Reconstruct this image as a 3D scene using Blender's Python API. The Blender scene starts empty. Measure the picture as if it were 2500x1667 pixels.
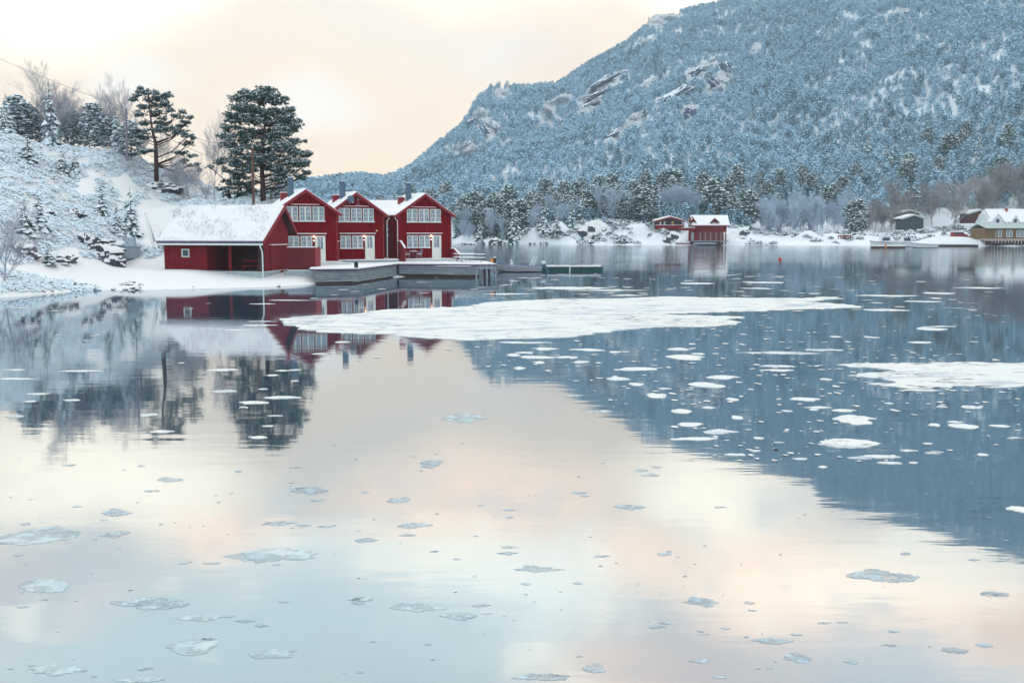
import bpy, math, random
import numpy as np
from mathutils import Vector, Matrix, noise

R = math.radians
SC = bpy.context.scene
COL = SC.collection

# ------------------------------------------------------------------ camera
F, CX, CY, H = 2400.0, 1250.0, 833.5, 4.3
PITCH = math.atan(271.0 / F)
cam = bpy.data.objects.new('camera', bpy.data.cameras.new('camera'))
COL.objects.link(cam)
cam.location = (0, 0, H)
cam.rotation_euler = (math.pi / 2 - PITCH, 0, 0)
cam.data.sensor_width = 36.0
cam.data.lens = F / 2500.0 * 36.0
cam.data.clip_start = 0.1
cam.data.clip_end = 6000
SC.camera = cam
SC.view_settings.view_transform = 'Standard'
SC.view_settings.look = 'None'
SC.view_settings.exposure = 0.25
SC.view_settings.gamma = 1.0

CP, SP = math.cos(PITCH), math.sin(PITCH)


def ray(u, v):
    a = (u - CX) / F
    b = -(v - CY) / F
    return Vector((a, CP + b * SP, -SP + b * CP))


def at(u, v, Y):
    d = ray(u, v)
    return Vector((0, 0, H)) + d * (Y / d.y)


def W(u, v, z=0.0):
    d = ray(u, v)
    return Vector((0, 0, H)) + d * ((z - H) / d.z)


def proj(x, y, z):
    z = z - H
    f = y * CP - z * SP
    up = y * SP + z * CP
    return CX + F * x / f, CY - F * up / f


# ------------------------------------------------------------------ node helper
class NT:
    def __init__(s, tree):
        s.t = tree
        s.n = tree.nodes
        s.l = tree.links

    def add(s, typ, **kw):
        nd = s.n.new(typ)
        for k, val in kw.items():
            setattr(nd, k, val)
        return nd

    def link(s, a, b):
        s.l.new(a, b)

    def val(s, sock, x):
        if isinstance(x, (int, float)):
            sock.default_value = x
        elif isinstance(x, (tuple, list, Vector)):
            x = tuple(x)
            if len(sock.default_value) == 4 and len(x) == 3:
                x = x + (1,)
            sock.default_value = x
        else:
            s.l.new(x, sock)

    def math(s, op, a, b=0.0, c=0.0, clamp=False):
        nd = s.add('ShaderNodeMath', operation=op)
        nd.use_clamp = clamp
        s.val(nd.inputs[0], a)
        s.val(nd.inputs[1], b)
        s.val(nd.inputs[2], c)
        return nd.outputs[0]

    def vmath(s, op, a, b=(0, 0, 0)):
        nd = s.add('ShaderNodeVectorMath', operation=op)
        s.val(nd.inputs[0], a)
        s.val(nd.inputs[1], b)
        return nd.outputs['Value'] if op in ('DISTANCE', 'DOT_PRODUCT', 'LENGTH') else nd.outputs[0]

    def mix(s, f, a, b, blend='MIX'):
        nd = s.add('ShaderNodeMix', data_type='RGBA', blend_type=blend)
        s.val(nd.inputs[0], f)
        s.val(nd.inputs[6], a)
        s.val(nd.inputs[7], b)
        return nd.outputs[2]

    def rng(s, x, a, b, c=0.0, d=1.0, smooth=True):
        nd = s.add('ShaderNodeMapRange')
        if smooth:
            nd.interpolation_type = 'SMOOTHSTEP'
        s.val(nd.inputs[0], x)
        for i, q in enumerate((a, b, c, d)):
            nd.inputs[i + 1].default_value = q
        return nd.outputs[0]

    def noise(s, vec, scale, detail=3.0, rough=0.5, dist=0.0):
        nd = s.add('ShaderNodeTexNoise')
        if vec is not None:
            s.val(nd.inputs['Vector'], vec)
        nd.inputs['Scale'].default_value = scale
        nd.inputs['Detail'].default_value = detail
        nd.inputs['Roughness'].default_value = rough
        nd.inputs['Distortion'].default_value = dist
        return nd.outputs['Fac']

    def mapping(s, vec, scale=(1, 1, 1), loc=(0, 0, 0), rot=(0, 0, 0)):
        nd = s.add('ShaderNodeMapping')
        s.val(nd.inputs['Vector'], vec)
        nd.inputs['Location'].default_value = loc
        nd.inputs['Rotation'].default_value = rot
        nd.inputs['Scale'].default_value = scale
        return nd.outputs[0]

    def ramp(s, fac, stops, interp='EASE'):
        nd = s.add('ShaderNodeValToRGB')
        cr = nd.color_ramp
        cr.interpolation = interp
        while len(cr.elements) < len(stops):
            cr.elements.new(0.5)
        for e, (p, c) in zip(cr.elements, stops):
            e.position = p
            e.color = tuple(c) + (1,) if len(c) == 3 else c
        s.val(nd.inputs[0], fac)
        return nd.outputs[0]


# ------------------------------------------------------------------ sky
wd = bpy.data.worlds.new('World')
SC.world = wd
wd.use_nodes = True
w = NT(wd.node_tree)
w.n.clear()
SUN_EL, SUN_AZ = R(52), R(14)      # azimuth measured from +Y towards -X (front left, behind cloud)
out = w.add('ShaderNodeOutputWorld')
bg = w.add('ShaderNodeBackground')
w.link(bg.outputs[0], out.inputs[0])
tc = w.add('ShaderNodeTexCoord')
N = tc.outputs['Generated']
sky = w.add('ShaderNodeTexSky', sky_type='NISHITA')
sky.sun_disc = False
sky.sun_elevation = SUN_EL
sky.sun_rotation = -SUN_AZ
sky.air_density = 1.6
sky.dust_density = 2.0
wn = w.add('ShaderNodeTexNoise')
w.link(N, wn.inputs['Vector'])
wn.inputs['Scale'].default_value = 5.0
wn.inputs['Detail'].default_value = 3.0
warp = w.vmath('SCALE', w.vmath('SUBTRACT', wn.outputs['Color'], (0.5, 0.5, 0.5)))
warp.node.inputs['Scale'].default_value = 0.10
Nw = w.vmath('ADD', N, warp)
sep = w.add('ShaderNodeSeparateXYZ')
w.link(N, sep.inputs[0])
sepw = w.add('ShaderNodeSeparateXYZ')
w.link(Nw, sepw.inputs[0])
front = w.ramp(sepw.outputs[2], [
    (0.00, (1.20, 0.96, 0.74)), (0.06, (1.20, 0.985, 0.78)), (0.20, (1.21, 1.02, 0.83)), (0.24, (1.30, 1.12, 0.94)),
    (0.32, (1.36, 1.28, 1.16)), (0.42, (1.22, 1.24, 1.20)), (0.60, (1.05, 1.06, 1.04)), (1.0, (0.98, 1.0, 1.0))])
aniso = w.vmath('MULTIPLY', Nw, (1, 1, 2.3))
colr = front


def sky_blob(u, v, size, color, k):
    """a cloud patch at the direction that the pixel (or its mirror image in the lake) looks to"""
    global colr
    d = ray(u, v).normalized()
    d.z = abs(d.z)
    p = Vector((d.x, d.y, d.z * 2.3))
    dist = w.vmath('DISTANCE', aniso, p)
    f = w.rng(dist, size, size * 0.15, 0.0, k)
    colr = w.mix(f, colr, color)


PEACH, CREAM, BLUE, MAUVE, GREY = (2.25, 1.60, 1.18), (2.4, 2.15, 1.75), (1.0, 1.20, 1.25), (0.98, 0.90, 0.90), (0.97, 0.99, 1.0)
sky_blob(1000, 200, .30, (1.15, 0.95, 0.78), .25)
sky_blob(730, 270, .09, (1.2, 1.14, 1.08), .9)
sky_blob(340, 185, .07, (1.2, 1.14, 1.08), .9)
sky_blob(1290, 150, .09, (1.12, 1.06, 1.02), .8)
sky_blob(1380, 945, .10, (1.08, .90, .76), .6)
sky_blob(1000, 1090, .20, (1.08, 1.03, 0.95), .5)
sky_blob(420, 1100, .09, (1.12, 1.0, .95), .5)
sky_blob(1180, 1230, .20, PEACH, .75)
sky_blob(140, 1160, .20, CREAM, .85)
sky_blob(400, 1220, .15, CREAM, .7)
sky_blob(560, 1290, .09, PEACH, .9)
sky_blob(1800, 1180, .16, CREAM, .8)
sky_blob(1700, 1250, .10, CREAM, .6)
sky_blob(1960, 1370, .15, (2.6, 1.7, 1.15), 1.0)
sky_blob(1560, 1370, .09, PEACH, .8)
sky_blob(2150, 1260, .16, (1.25, 1.08, .98), .7)
sky_blob(2150, 1460, .25, CREAM, .8)
sky_blob(1000, 1390, .16, CREAM, .75)
sky_blob(1200, 1470, .20, (2.0, 2.05, 1.85), .9)
sky_blob(700, 1370, .13, (1.9, 1.92, 1.75), .6)
sky_blob(80, 1400, .16, (1.12, 1.02, 1.0), .8)
sky_blob(220, 1460, .06, PEACH, .8)
sky_blob(300, 1560, .24, BLUE, .85)
sky_blob(760, 1540, .26, BLUE, .85)
sky_blob(1150, 1600, .2, BLUE, .6)
sky_blob(1950, 1530, .13, PEACH, .8)
sky_blob(1680, 1560, .14, MAUVE, .7)
sky_blob(1560, 1640, .12, PEACH, .5)
sky_blob(2350, 1560, .16, PEACH, .8)
sky_blob(2480, 1540, .08, (1.5, 1.13, .9), .8)
sky_blob(2150, 1620, .16, (0.95, 1.06, 1.14), .8)
sky_blob(1780, 1640, .14, (1.2, 1.02, .92), .6)
# large soft overcast variation all round
cl = w.noise(w.mapping(N, (1, 1, 2.2)), 2.3, 5, 0.55)
colr = w.mix(w.rng(cl, .35, .7, 0.0, .14), colr, w.mix(1.0, colr, (0.88, 0.88, 0.90), 'MULTIPLY'))
fine = w.noise(w.mapping(N, (1, 1, 3.0)), 9.0, 4, 0.55)
colr = w.mix(w.rng(fine, .4, .75, 0.0, .15), colr, w.mix(1.0, colr, (1.1, 1.02, .95), 'MULTIPLY'))
# broken cloud higher up: pale cream edges and blue grey gaps
lay = w.noise(w.mapping(Nw, (1.6, 1.6, 3.4), (3.1, 0.4, 1.7)), 5.5, 4, 0.5)
hi = w.rng(sep.outputs[2], .215, .29)
colr = w.mix(w.math('MULTIPLY', w.rng(lay, .52, .70, 0.0, .55), hi), colr, (2.1, 1.95, 1.65))
colr = w.mix(w.math('MULTIPLY', w.rng(lay, .48, .32, 0.0, .55), hi), colr, (0.98, 1.10, 1.16))
# the half of the sky behind the photographer is darker and bluer
back = w.rng(sep.outputs[1], 0.25, -0.55, 0.0, 1.0)
colr = w.mix(back, colr, w.mix(1.0, colr, (0.84, 0.95, 1.10), 'MULTIPLY'))
scaled = w.vmath('SCALE', colr)
scaled.node.inputs['Scale'].default_value = 10.0
colr = w.mix(0.04, scaled, sky.outputs[0])
w.link(colr, bg.inputs[0])
bg.inputs[1].default_value = 0.1

sun = bpy.data.objects.new('sun', bpy.data.lights.new('sun', 'SUN'))
COL.objects.link(sun)
sun.data.energy = 0.5
sun.data.angle = R(25)
sun.data.color = (1.0, 0.93, 0.84)
sd = Vector((-math.sin(SUN_AZ) * math.cos(SUN_EL), math.cos(SUN_AZ) * math.cos(SUN_EL), math.sin(SUN_EL)))
sun.rotation_euler = sd.to_track_quat('Z', 'Y').to_euler()
sun.location = (0, 60, 60)


# ------------------------------------------------------------------ mesh helper
def tag(o, label=None, cat=None, group=None, kind=None):
    if label:
        o['label'] = label
    if cat:
        o['category'] = cat
    if group:
        o['group'] = group
    if kind:
        o['kind'] = kind
    return o


def empty(name, loc, rz=0.0, label=None, cat=None, group=None):
    o = bpy.data.objects.new(name, None)
    COL.objects.link(o)
    o.location = loc
    o.rotation_euler = (0, 0, rz)
    o.empty_display_size = 0.3
    return tag(o, label, cat, group)


def rough_rock(sx, sy, sz, seed, snow_z=.45, amp=.35):
    mb = MB()
    seg, rings = 26, 16
    P = []
    for a in range(rings + 1):
        th = math.pi * a / rings
        for b in range(seg):
            ph = 2 * math.pi * b / seg
            d = Vector((math.sin(th) * math.cos(ph), math.sin(th) * math.sin(ph), math.cos(th)))
            q = d * 1.6 + Vector((seed * 3.7, seed * 1.3, 0))
            k = 1 + amp * noise.fractal(q, 1.0, 2.0, 4) + amp * .5 * abs(noise.noise(q * 2.3))
            P.append(Vector((d.x * sx * k, d.y * sy * k, d.z * sz * k)))
    mb.v = [tuple(p) for p in P]
    for a in range(rings):
        for b in range(seg):
            q = (b + 1) % seg
            f = (a * seg + b, (a + 1) * seg + b, (a + 1) * seg + q, a * seg + q)
            n = (P[f[2]] - P[f[0]]).cross(P[f[3]] - P[f[1]])
            n = n.normalized() if n.length > 0 else Vector((0, 0, 1))
            mb.f.append(f)
            mb.m.append(1 if n.z + .35 * noise.noise(P[f[0]] * 2.1) > snow_z else 0)
    return mb


class MB:
    def __init__(s):
        s.v, s.f, s.m = [], [], []

    def face(s, pts, mi=0):
        i = len(s.v)
        s.v.extend([tuple(p) for p in pts])
        s.f.append(tuple(range(i, i + len(pts))))
        s.m.append(mi)
        return s

    def add(s, vs, fs, mi=0):
        i = len(s.v)
        s.v.extend([tuple(p) for p in vs])
        for f in fs:
            s.f.append(tuple(i + k for k in f))
            s.m.append(mi)

    def box(s, x0, y0, z0, x1, y1, z1, mi=0, M=None, top=None):
        vs = [Vector(p) for p in ((x0, y0, z0), (x1, y0, z0), (x1, y1, z0), (x0, y1, z0),
                                  (x0, y0, z1), (x1, y0, z1), (x1, y1, z1), (x0, y1, z1))]
        if M:
            vs = [M @ p for p in vs]
        i = len(s.v)
        s.v.extend([tuple(p) for p in vs])
        for k, f in enumerate(((0, 3, 2, 1), (4, 5, 6, 7), (0, 1, 5, 4), (1, 2, 6, 5), (2, 3, 7, 6), (3, 0, 4, 7))):
            s.f.append(tuple(i + q for q in f))
            s.m.append(top if (k == 1 and top is not None) else mi)
        return s

    def prism(s, poly, axis, a, b, mi=0, mtop=None):
        """poly of 2D points extruded along axis 'x','y' or 'z' from a to b"""
        def P(p, t):
            return {'x': (t, p[0], p[1]), 'y': (p[0], t, p[1]), 'z': (p[0], p[1], t)}[axis]
        n = len(poly)
        i = len(s.v)
        s.v.extend([P(p, a) for p in poly] + [P(p, b) for p in poly])
        s.f.append(tuple(range(i, i + n)))
        s.m.append(mi)
        s.f.append(tuple(range(i + 2 * n - 1, i + n - 1, -1)))
        s.m.append(mi if mtop is None else mtop)
        for k in range(n):
            q = (k + 1) % n
            s.f.append((i + k, i + n + k, i + n + q, i + q))
            s.m.append(mi)
        return s

    def tube(s, pts, radii, n=6, mi=0, cap=True):
        pts = [Vector(p) for p in pts]
        if isinstance(radii, (int, float)):
            radii = [radii] * len(pts)
        i0 = len(s.v)
        for k, p in enumerate(pts):
            d = (pts[min(k + 1, len(pts) - 1)] - pts[max(k - 1, 0)])
            if d.length < 1e-9:
                d = Vector((0, 0, 1))
            d.normalize()
            a = d.cross(Vector((0.31, 0.95, 0.07)))
            if a.length < 0.1:
                a = d.cross(Vector((1, 0, 0)))
            a.normalize()
            b = d.cross(a)
            for j in range(n):
                t = 2 * math.pi * j / n
                s.v.append(tuple(p + (a * math.cos(t) + b * math.sin(t)) * radii[k]))
        for k in range(len(pts) - 1):
            for j in range(n):
                q = (j + 1) % n
                s.f.append((i0 + k * n + j, i0 + k * n + q, i0 + (k + 1) * n + q, i0 + (k + 1) * n + j))
                s.m.append(mi)
        if cap:
            s.f.append(tuple(i0 + j for j in range(n - 1, -1, -1)))
            s.m.append(mi)
            e = i0 + (len(pts) - 1) * n
            s.f.append(tuple(e + j for j in range(n)))
            s.m.append(mi)
        return s

    def blob(s, c, r, mi=0, seg=8, rings=5, jit=0.0, rg=None, mtop=None, tz=0.2):
        c = Vector(c)
        r = Vector(r) if not isinstance(r, (int, float)) else Vector((r, r, r))
        i0 = len(s.v)
        pts = []
        for a in range(rings + 1):
            th = math.pi * a / rings
            for b in range(seg):
                ph = 2 * math.pi * b / seg
                k = 1.0 + (rg.uniform(-jit, jit) if rg and 0 < a < rings else 0)
                pts.append(c + Vector((r.x * math.sin(th) * math.cos(ph), r.y * math.sin(th) * math.sin(ph), r.z * math.cos(th))) * k)
        s.v.extend([tuple(p) for p in pts])
        for a in range(rings):
            for b in range(seg):
                q = (b + 1) % seg
                f = (a * seg + b, (a + 1) * seg + b, (a + 1) * seg + q, a * seg + q)
                m = mi
                if mtop is not None:
                    nn = (pts[f[2]] - pts[f[0]]).cross(pts[f[3]] - pts[f[1]])
                    if nn.length > 0 and nn.normalized().z > tz:
                        m = mtop
                s.f.append(tuple(i0 + k for k in f))
                s.m.append(m)
        return s

    def mesh(s, name, mats, smooth=False):
        me = bpy.data.meshes.new(name)
        me.from_pydata(s.v, [], s.f)
        if not isinstance(mats, (list, tuple)):
            mats = [mats]
        for m in mats:
            me.materials.append(m)
        me.polygons.foreach_set('material_index', s.m)
        if smooth:
            me.polygons.foreach_set('use_smooth', [True] * len(s.f))
        me.update()
        return me

    def build(s, name, mats, parent=None, smooth=False, label=None, cat=None, group=None, kind=None):
        o = bpy.data.objects.new(name, s.mesh(name, mats, smooth))
        COL.objects.link(o)
        if parent:
            o.parent = parent
        return tag(o, label, cat, group, kind)


def inst(name, me, loc, rz=0.0, sc=1.0, parent=None, label=None, cat=None, group=None, kind=None):
    o = bpy.data.objects.new(name, me)
    COL.objects.link(o)
    o.location = loc
    o.rotation_euler = (0, 0, rz)
    o.scale = (sc, sc, sc) if isinstance(sc, (int, float)) else sc
    if parent:
        o.parent = parent
    return tag(o, label, cat, group, kind)


# ------------------------------------------------------------------ materials
def mat(name, col, rough=0.6, var=0.0, vscale=3.0, bump=0.0, bscale=8.0, spec=0.3, col2=None, metal=0.0,
        vstretch=(1, 1, 1), emit=None, es=0.0):
    m = bpy.data.materials.new(name)
    m.use_nodes = True
    t = NT(m.node_tree)
    p = m.node_tree.nodes['Principled BSDF']
    p.inputs['Roughness'].default_value = rough
    p.inputs['Specular IOR Level'].default_value = spec
    p.inputs['Metallic'].default_value = metal
    c = tuple(col) + (1,)
    if var or bump:
        tcn = t.add('ShaderNodeTexCoord')
        vec = t.mapping(tcn.outputs['Object'], vstretch)
    if var:
        c2 = tuple(col2) + (1,) if col2 else tuple(max(0, x * (1 - var)) for x in col) + (1,)
        f = t.rng(t.noise(vec, vscale, 5, 0.6), 0.3, 0.7)
        t.link(t.mix(f, c, c2), p.inputs['Base Color'])
    else:
        p.inputs['Base Color'].default_value = c
    if bump:
        b = t.add('ShaderNodeBump')
        b.inputs['Strength'].default_value = 1.0
        b.inputs['Distance'].default_value = bump
        t.link(t.noise(vec, bscale, 5, 0.6), b.inputs['Height'])
        t.link(b.outputs[0], p.inputs['Normal'])
    if emit:
        p.inputs['Emission Color'].default_value = tuple(emit) + (1,)
        p.inputs['Emission Strength'].default_value = es
    return m


SNOW = mat('snow', (0.82, 0.83, 0.84), 0.7, var=0.05, vscale=0.8, bump=0.05, bscale=2.5, spec=0.2)
SNOWR = mat('roof_snow_mat', (0.90, 0.91, 0.93), 0.7, var=0.03, vscale=2, bump=0.02, bscale=3, spec=0.2)
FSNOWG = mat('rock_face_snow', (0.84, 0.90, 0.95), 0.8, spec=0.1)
TSNOW = mat('tree_snow', (0.80, 0.89, 0.95), 0.8, spec=0.1)
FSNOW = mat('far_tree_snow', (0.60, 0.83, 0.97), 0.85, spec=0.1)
NEEDLE = mat('needles', (0.030, 0.085, 0.090), 0.75, var=0.5, vscale=0.9, col2=(0.06, 0.115, 0.09), spec=0.15)
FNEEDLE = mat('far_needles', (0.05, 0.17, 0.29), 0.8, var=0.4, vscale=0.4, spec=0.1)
BARK = mat('bark', (0.075, 0.045, 0.045), 0.85, var=0.5, vscale=6)
PBARK = mat('pine_bark', (0.085, 0.042, 0.042), 0.85, var=0.5, vscale=5)
TWIG = mat('twigs', (0.43, 0.45, 0.52), 0.9, var=0.35, vscale=2)
PTWIG = mat('frosted_twigs', (0.52, 0.62, 0.74), 0.9, var=0.2, vscale=2)
BTWIG = mat('brown_twigs', (0.36, 0.34, 0.36), 0.9, var=0.2, vscale=2)
ROCK = mat('rock', (0.10, 0.10, 0.14), 0.85, var=0.6, vscale=1.5, bump=0.05, bscale=4)
HEATH = mat('heath', (0.24, 0.28, 0.36), 0.9, var=0.6, vscale=4)
RED = mat('red_wood', (0.25, 0.004, 0.012), 0.8, var=0.45, vscale=1.0, vstretch=(10, 10, 0.5), spec=0.08)
REDD = mat('old_red_wood', (0.21, 0.012, 0.022), 0.85, var=0.25, vscale=1.0, vstretch=(7, 7, 0.9), spec=0.2)
REDT = mat('red_trim', (0.24, 0.015, 0.028), 0.5, spec=0.3)
DARKW = mat('dark_wood', (0.05, 0.022, 0.03), 0.8, var=0.3, vscale=2)
WHITE = mat('white_paint', (0.62, 0.72, 0.70), 0.5, var=0.06, vscale=3)
DOORP = mat('door_paint', (0.76, 0.80, 0.74), 0.45, var=0.04, vscale=2)
PIPE = mat('white_pipe', (0.66, 0.76, 0.76), 0.4)
GREYW = mat('weathered_planks', (0.17, 0.22, 0.27), 0.8, var=0.55, vscale=1.4, vstretch=(0.8, 0.8, 9), col2=(0.36, 0.42, 0.44), bump=0.03, bscale=5)
WETW = mat('wet_planks', (0.07, 0.035, 0.035), 0.5, var=0.4, vscale=3)
CONC = mat('concrete', (0.42, 0.50, 0.54), 0.8, var=0.25, vscale=2, bump=0.01)
STEEL = mat('blue_grey_metal', (0.075, 0.14, 0.21), 0.45, var=0.15, vscale=1.5, spec=0.4)
ALU = mat('aluminium', (0.40, 0.42, 0.45), 0.4, metal=0.35, var=0.1)
BLUEP = mat('blue_stripe', (0.06, 0.10, 0.28), 0.4)
GREENP = mat('green_float', (0.008, 0.065, 0.06), 0.4)
BLACKP = mat('black_plastic', (0.012, 0.014, 0.03), 0.5)
GREYP = mat('grey_plastic', (0.30, 0.38, 0.45), 0.5)
ORANGE = mat('orange_paint', (0.65, 0.25, 0.05), 0.5)
REDPL = mat('red_plastic', (0.6, 0.03, 0.03), 0.4)
TAR = mat('tarred_pole', (0.16, 0.085, 0.06), 0.8, var=0.3, vscale=2)
YELLOW = mat('ochre_wood', (0.21, 0.135, 0.055), 0.6, var=0.3, vscale=1.5)
OCHRE = mat('ochre_door', (0.5, 0.27, 0.06), 0.6)
GREENR = mat('pale_green_roof', (0.42, 0.52, 0.50), 0.5, var=0.1)
BROWNT = mat('brown_timber', (0.09, 0.045, 0.04), 0.8, var=0.3)
CARRED = mat('car_red', (0.35, 0.02, 0.04), 0.3, spec=0.5)
RUB = mat('rubber', (0.015, 0.015, 0.02), 0.8)
HULLW = mat('white_hull', (0.66, 0.72, 0.76), 0.35, spec=0.5)
TARP = mat('grey_tarp', (0.35, 0.45, 0.50), 0.6, var=0.2, vscale=2, bump=0.03, bscale=3)
LAMP = mat('lit_lamp', (1, 0.7, 0.5), 0.5, emit=(1.0, 0.42, 0.22), es=14)
LAMPW = mat('lit_bulb', (1, 0.9, 0.9), 0.5, emit=(1.0, 0.75, 0.72), es=5)


def glass_mat():
    m = bpy.data.materials.new('window_glass')
    m.use_nodes = True
    t = NT(m.node_tree)
    p = m.node_tree.nodes['Principled BSDF']
    tcn = t.add('ShaderNodeTexCoord')
    f = t.rng(t.noise(t.mapping(tcn.outputs['Object'], (6, 6, 1.2)), 1.4, 3, 0.6), 0.35, 0.7)
    t.link(t.mix(f, (0.16, 0.22, 0.30), (0.40, 0.46, 0.52)), p.inputs['Base Color'])   # net curtains behind glass
    p.inputs['Roughness'].default_value = 0.12
    p.inputs['Specular IOR Level'].default_value = 0.5
    return m


GLASS = glass_mat()
DGLASS = mat('dark_glass', (0.05, 0.07, 0.11), 0.1, spec=0.5)


def turf_snow_mat(name='turf_roof_snow', dark=(0.30, 0.31, 0.38), lo=.57, hi=.72, sc=2.2, amt=.8):
    """thin snow with stalks of grass and moss poking through"""
    m = bpy.data.materials.new(name)
    m.use_nodes = True
    t = NT(m.node_tree)
    p = m.node_tree.nodes['Principled BSDF']
    tcn = t.add('ShaderNodeTexCoord')
    o = tcn.outputs['Object']
    n1 = t.noise(t.mapping(o, (1, 1, 1)), sc, 6, 0.7)
    n2 = t.noise(o, 0.35, 3, 0.6)
    k = t.math('ADD', n1, t.math('MULTIPLY', t.math('SUBTRACT', n2, .5), .35))
    f = t.rng(k, lo, hi, 0.0, amt)
    t.link(t.mix(f, (0.88, 0.89, 0.91), dark), p.inputs['Base Color'])
    p.inputs['Roughness'].default_value = 0.85
    p.inputs['Specular IOR Level'].default_value = 0.1
    b = t.add('ShaderNodeBump')
    b.inputs['Distance'].default_value = 0.12
    t.link(n1, b.inputs['Height'])
    t.link(b.outputs[0], p.inputs['Normal'])
    return m


TURF = turf_snow_mat(sc=3.2, lo=.57, hi=.74, amt=.7)


def ground_mat(name, rockcol, heath, sc, slope_lo, slope_hi, amt, bump, snowc=(0.80, 0.81, 0.82)):
    m = bpy.data.materials.new(name)
    m.use_nodes = True
    t = NT(m.node_tree)
    p = m.node_tree.nodes['Principled BSDF']
    g = t.add('ShaderNodeNewGeometry')
    tcn = t.add('ShaderNodeTexCoord')
    o = tcn.outputs['Object']
    at_ = t.add('ShaderNodeAttribute')
    at_.attribute_name = 'rough'
    rough = at_.outputs['Fac']
    sepn = t.add('ShaderNodeSeparateXYZ')
    t.link(g.outputs['Normal'], sepn.inputs[0])
    n1 = t.noise(o, sc, 7, 0.65)
    n2 = t.noise(o, sc * 4.3, 5, 0.65)
    sl = t.math('SUBTRACT', 1.0, sepn.outputs[2])
    k = t.math('ADD', t.math('MULTIPLY', sl, 1.0), t.math('MULTIPLY', t.math('SUBTRACT', n1, .5), .9))
    k = t.math('ADD', k, t.math('MULTIPLY', t.math('SUBTRACT', n2, .5), .8))
    f = t.math('MULTIPLY', t.rng(k, slope_lo, slope_hi, 0.0, amt), rough)
    t.link(t.mix(f, snowc, t.mix(t.rng(n2, .4, .6), rockcol, heath)), p.inputs['Base Color'])
    p.inputs['Roughness'].default_value = 0.85
    p.inputs['Specular IOR Level'].default_value = 0.1
    b = t.add('ShaderNodeBump')
    t.val(b.inputs['Strength'], t.math('MULTIPLY', rough, 1.0))
    b.inputs['Distance'].default_value = bump
    t.link(t.math('ADD', n1, t.math('MULTIPLY', n2, .4)), b.inputs['Height'])
    t.link(b.outputs[0], p.inputs['Normal'])
    return m


NEARG = ground_mat('near_snowy_ground', (0.10, 0.11, 0.17), (0.22, 0.30, 0.34), 1.1, .22, .50, .75, .35)
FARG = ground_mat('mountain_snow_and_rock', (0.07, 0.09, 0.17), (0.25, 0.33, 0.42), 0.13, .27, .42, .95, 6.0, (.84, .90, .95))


def water_mat():
    m = bpy.data.materials.new('fjord_water')
    m.use_nodes = True
    t = NT(m.node_tree)
    t.n.clear()
    o_ = t.add('ShaderNodeOutputMaterial')
    tcn = t.add('ShaderNodeTexCoord')
    o = tcn.outputs['Object']
    sp = t.add('ShaderNodeSeparateXYZ')
    t.link(o, sp.inputs[0])
    # wind ruffled patches far out
    big = t.noise(t.mapping(o, (0.010, 0.035, 1)), 1.0, 4, .65)
    yy = t.math('ADD', sp.outputs[1], t.math('MULTIPLY', t.math('SUBTRACT', big, .5), 240))
    far = t.rng(yy, 80, 190)
    calm = t.noise(t.mapping(o, (0.35, 1.4, 1)), 1.0, 3, .55)
    ripple = t.noise(t.mapping(o, (0.7, 2.2, 1)), 1.0, 4, .6)
    hgt = t.math('ADD', t.math('MULTIPLY', calm, 0.0032), t.math('MULTIPLY', t.math('MULTIPLY', ripple, 0.016), far))
    b = t.add('ShaderNodeBump')
    b.inputs['Strength'].default_value = 1.0
    b.inputs['Distance'].default_value = 1.0
    t.link(hgt, b.inputs['Height'])
    lw = t.add('ShaderNodeLayerWeight')
    facing = lw.outputs['Facing']
    refl = t.ramp(facing, [(0.0, (.05,) * 3), (0.45, (.35,) * 3), (0.62, (.56,) * 3), (0.78, (.61,) * 3), (0.87, (.67,) * 3), (0.94, (.76,) * 3), (1.0, (.86,) * 3)], 'LINEAR')
    gl = t.add('ShaderNodeBsdfGlossy')
    gl.inputs['Color'].default_value = (0.95, 0.985, 1.0, 1)
    t.val(gl.inputs['Roughness'], t.math('ADD', .035, t.math('MULTIPLY', far, .02)))
    t.link(b.outputs[0], gl.inputs['Normal'])
    df = t.add('ShaderNodeBsdfDiffuse')
    df.inputs['Color'].default_value = (0.035, 0.075, 0.12, 1)
    mx = t.add('ShaderNodeMixShader')
    t.link(refl, mx.inputs[0])
    t.link(df.outputs[0], mx.inputs[1])
    t.link(gl.outputs[0], mx.inputs[2])
    t.link(mx.outputs[0], o_.inputs[0])
    return m


mb = MB()
mb.face([(-1060, -220, 0), (1060, -220, 0), (1060, 1260, 0), (-1060, 1260, 0)])
mb.build('water', water_mat(), kind='structure')


# ------------------------------------------------------------------ noise on arrays
def vnoise(x, y, seed=0):
    xi = np.floor(x).astype(np.int64)
    yi = np.floor(y).astype(np.int64)
    fx, fy = x - xi, y - yi
    fx = fx * fx * (3 - 2 * fx)
    fy = fy * fy * (3 - 2 * fy)

    def h(a, b):
        n = (a * 374761393 + b * 668265263 + seed * 1442695041) & 0xffffffff
        n = ((n ^ (n >> 13)) * 1274126177) & 0xffffffff
        return ((n ^ (n >> 16)) & 0xffff) / 65535.0
    return (h(xi, yi) * (1 - fx) + h(xi + 1, yi) * fx) * (1 - fy) + (h(xi, yi + 1) * (1 - fx) + h(xi + 1, yi + 1) * fx) * fy


def fbm(x, y, oct=4, seed=0):
    s, a, t = 0.0, 1.0, 0.0
    for k in range(oct):
        s = s + a * (vnoise(x * 2 ** k + 17 * k, y * 2 ** k + 31 * k, seed + k) - 0.5)
        t += a
        a *= 0.5
    return s / t


def sstep(a, b, x):
    t = np.clip((x - a) / (b - a), 0, 1)
    return t * t * (3 - 2 * t)


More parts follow.
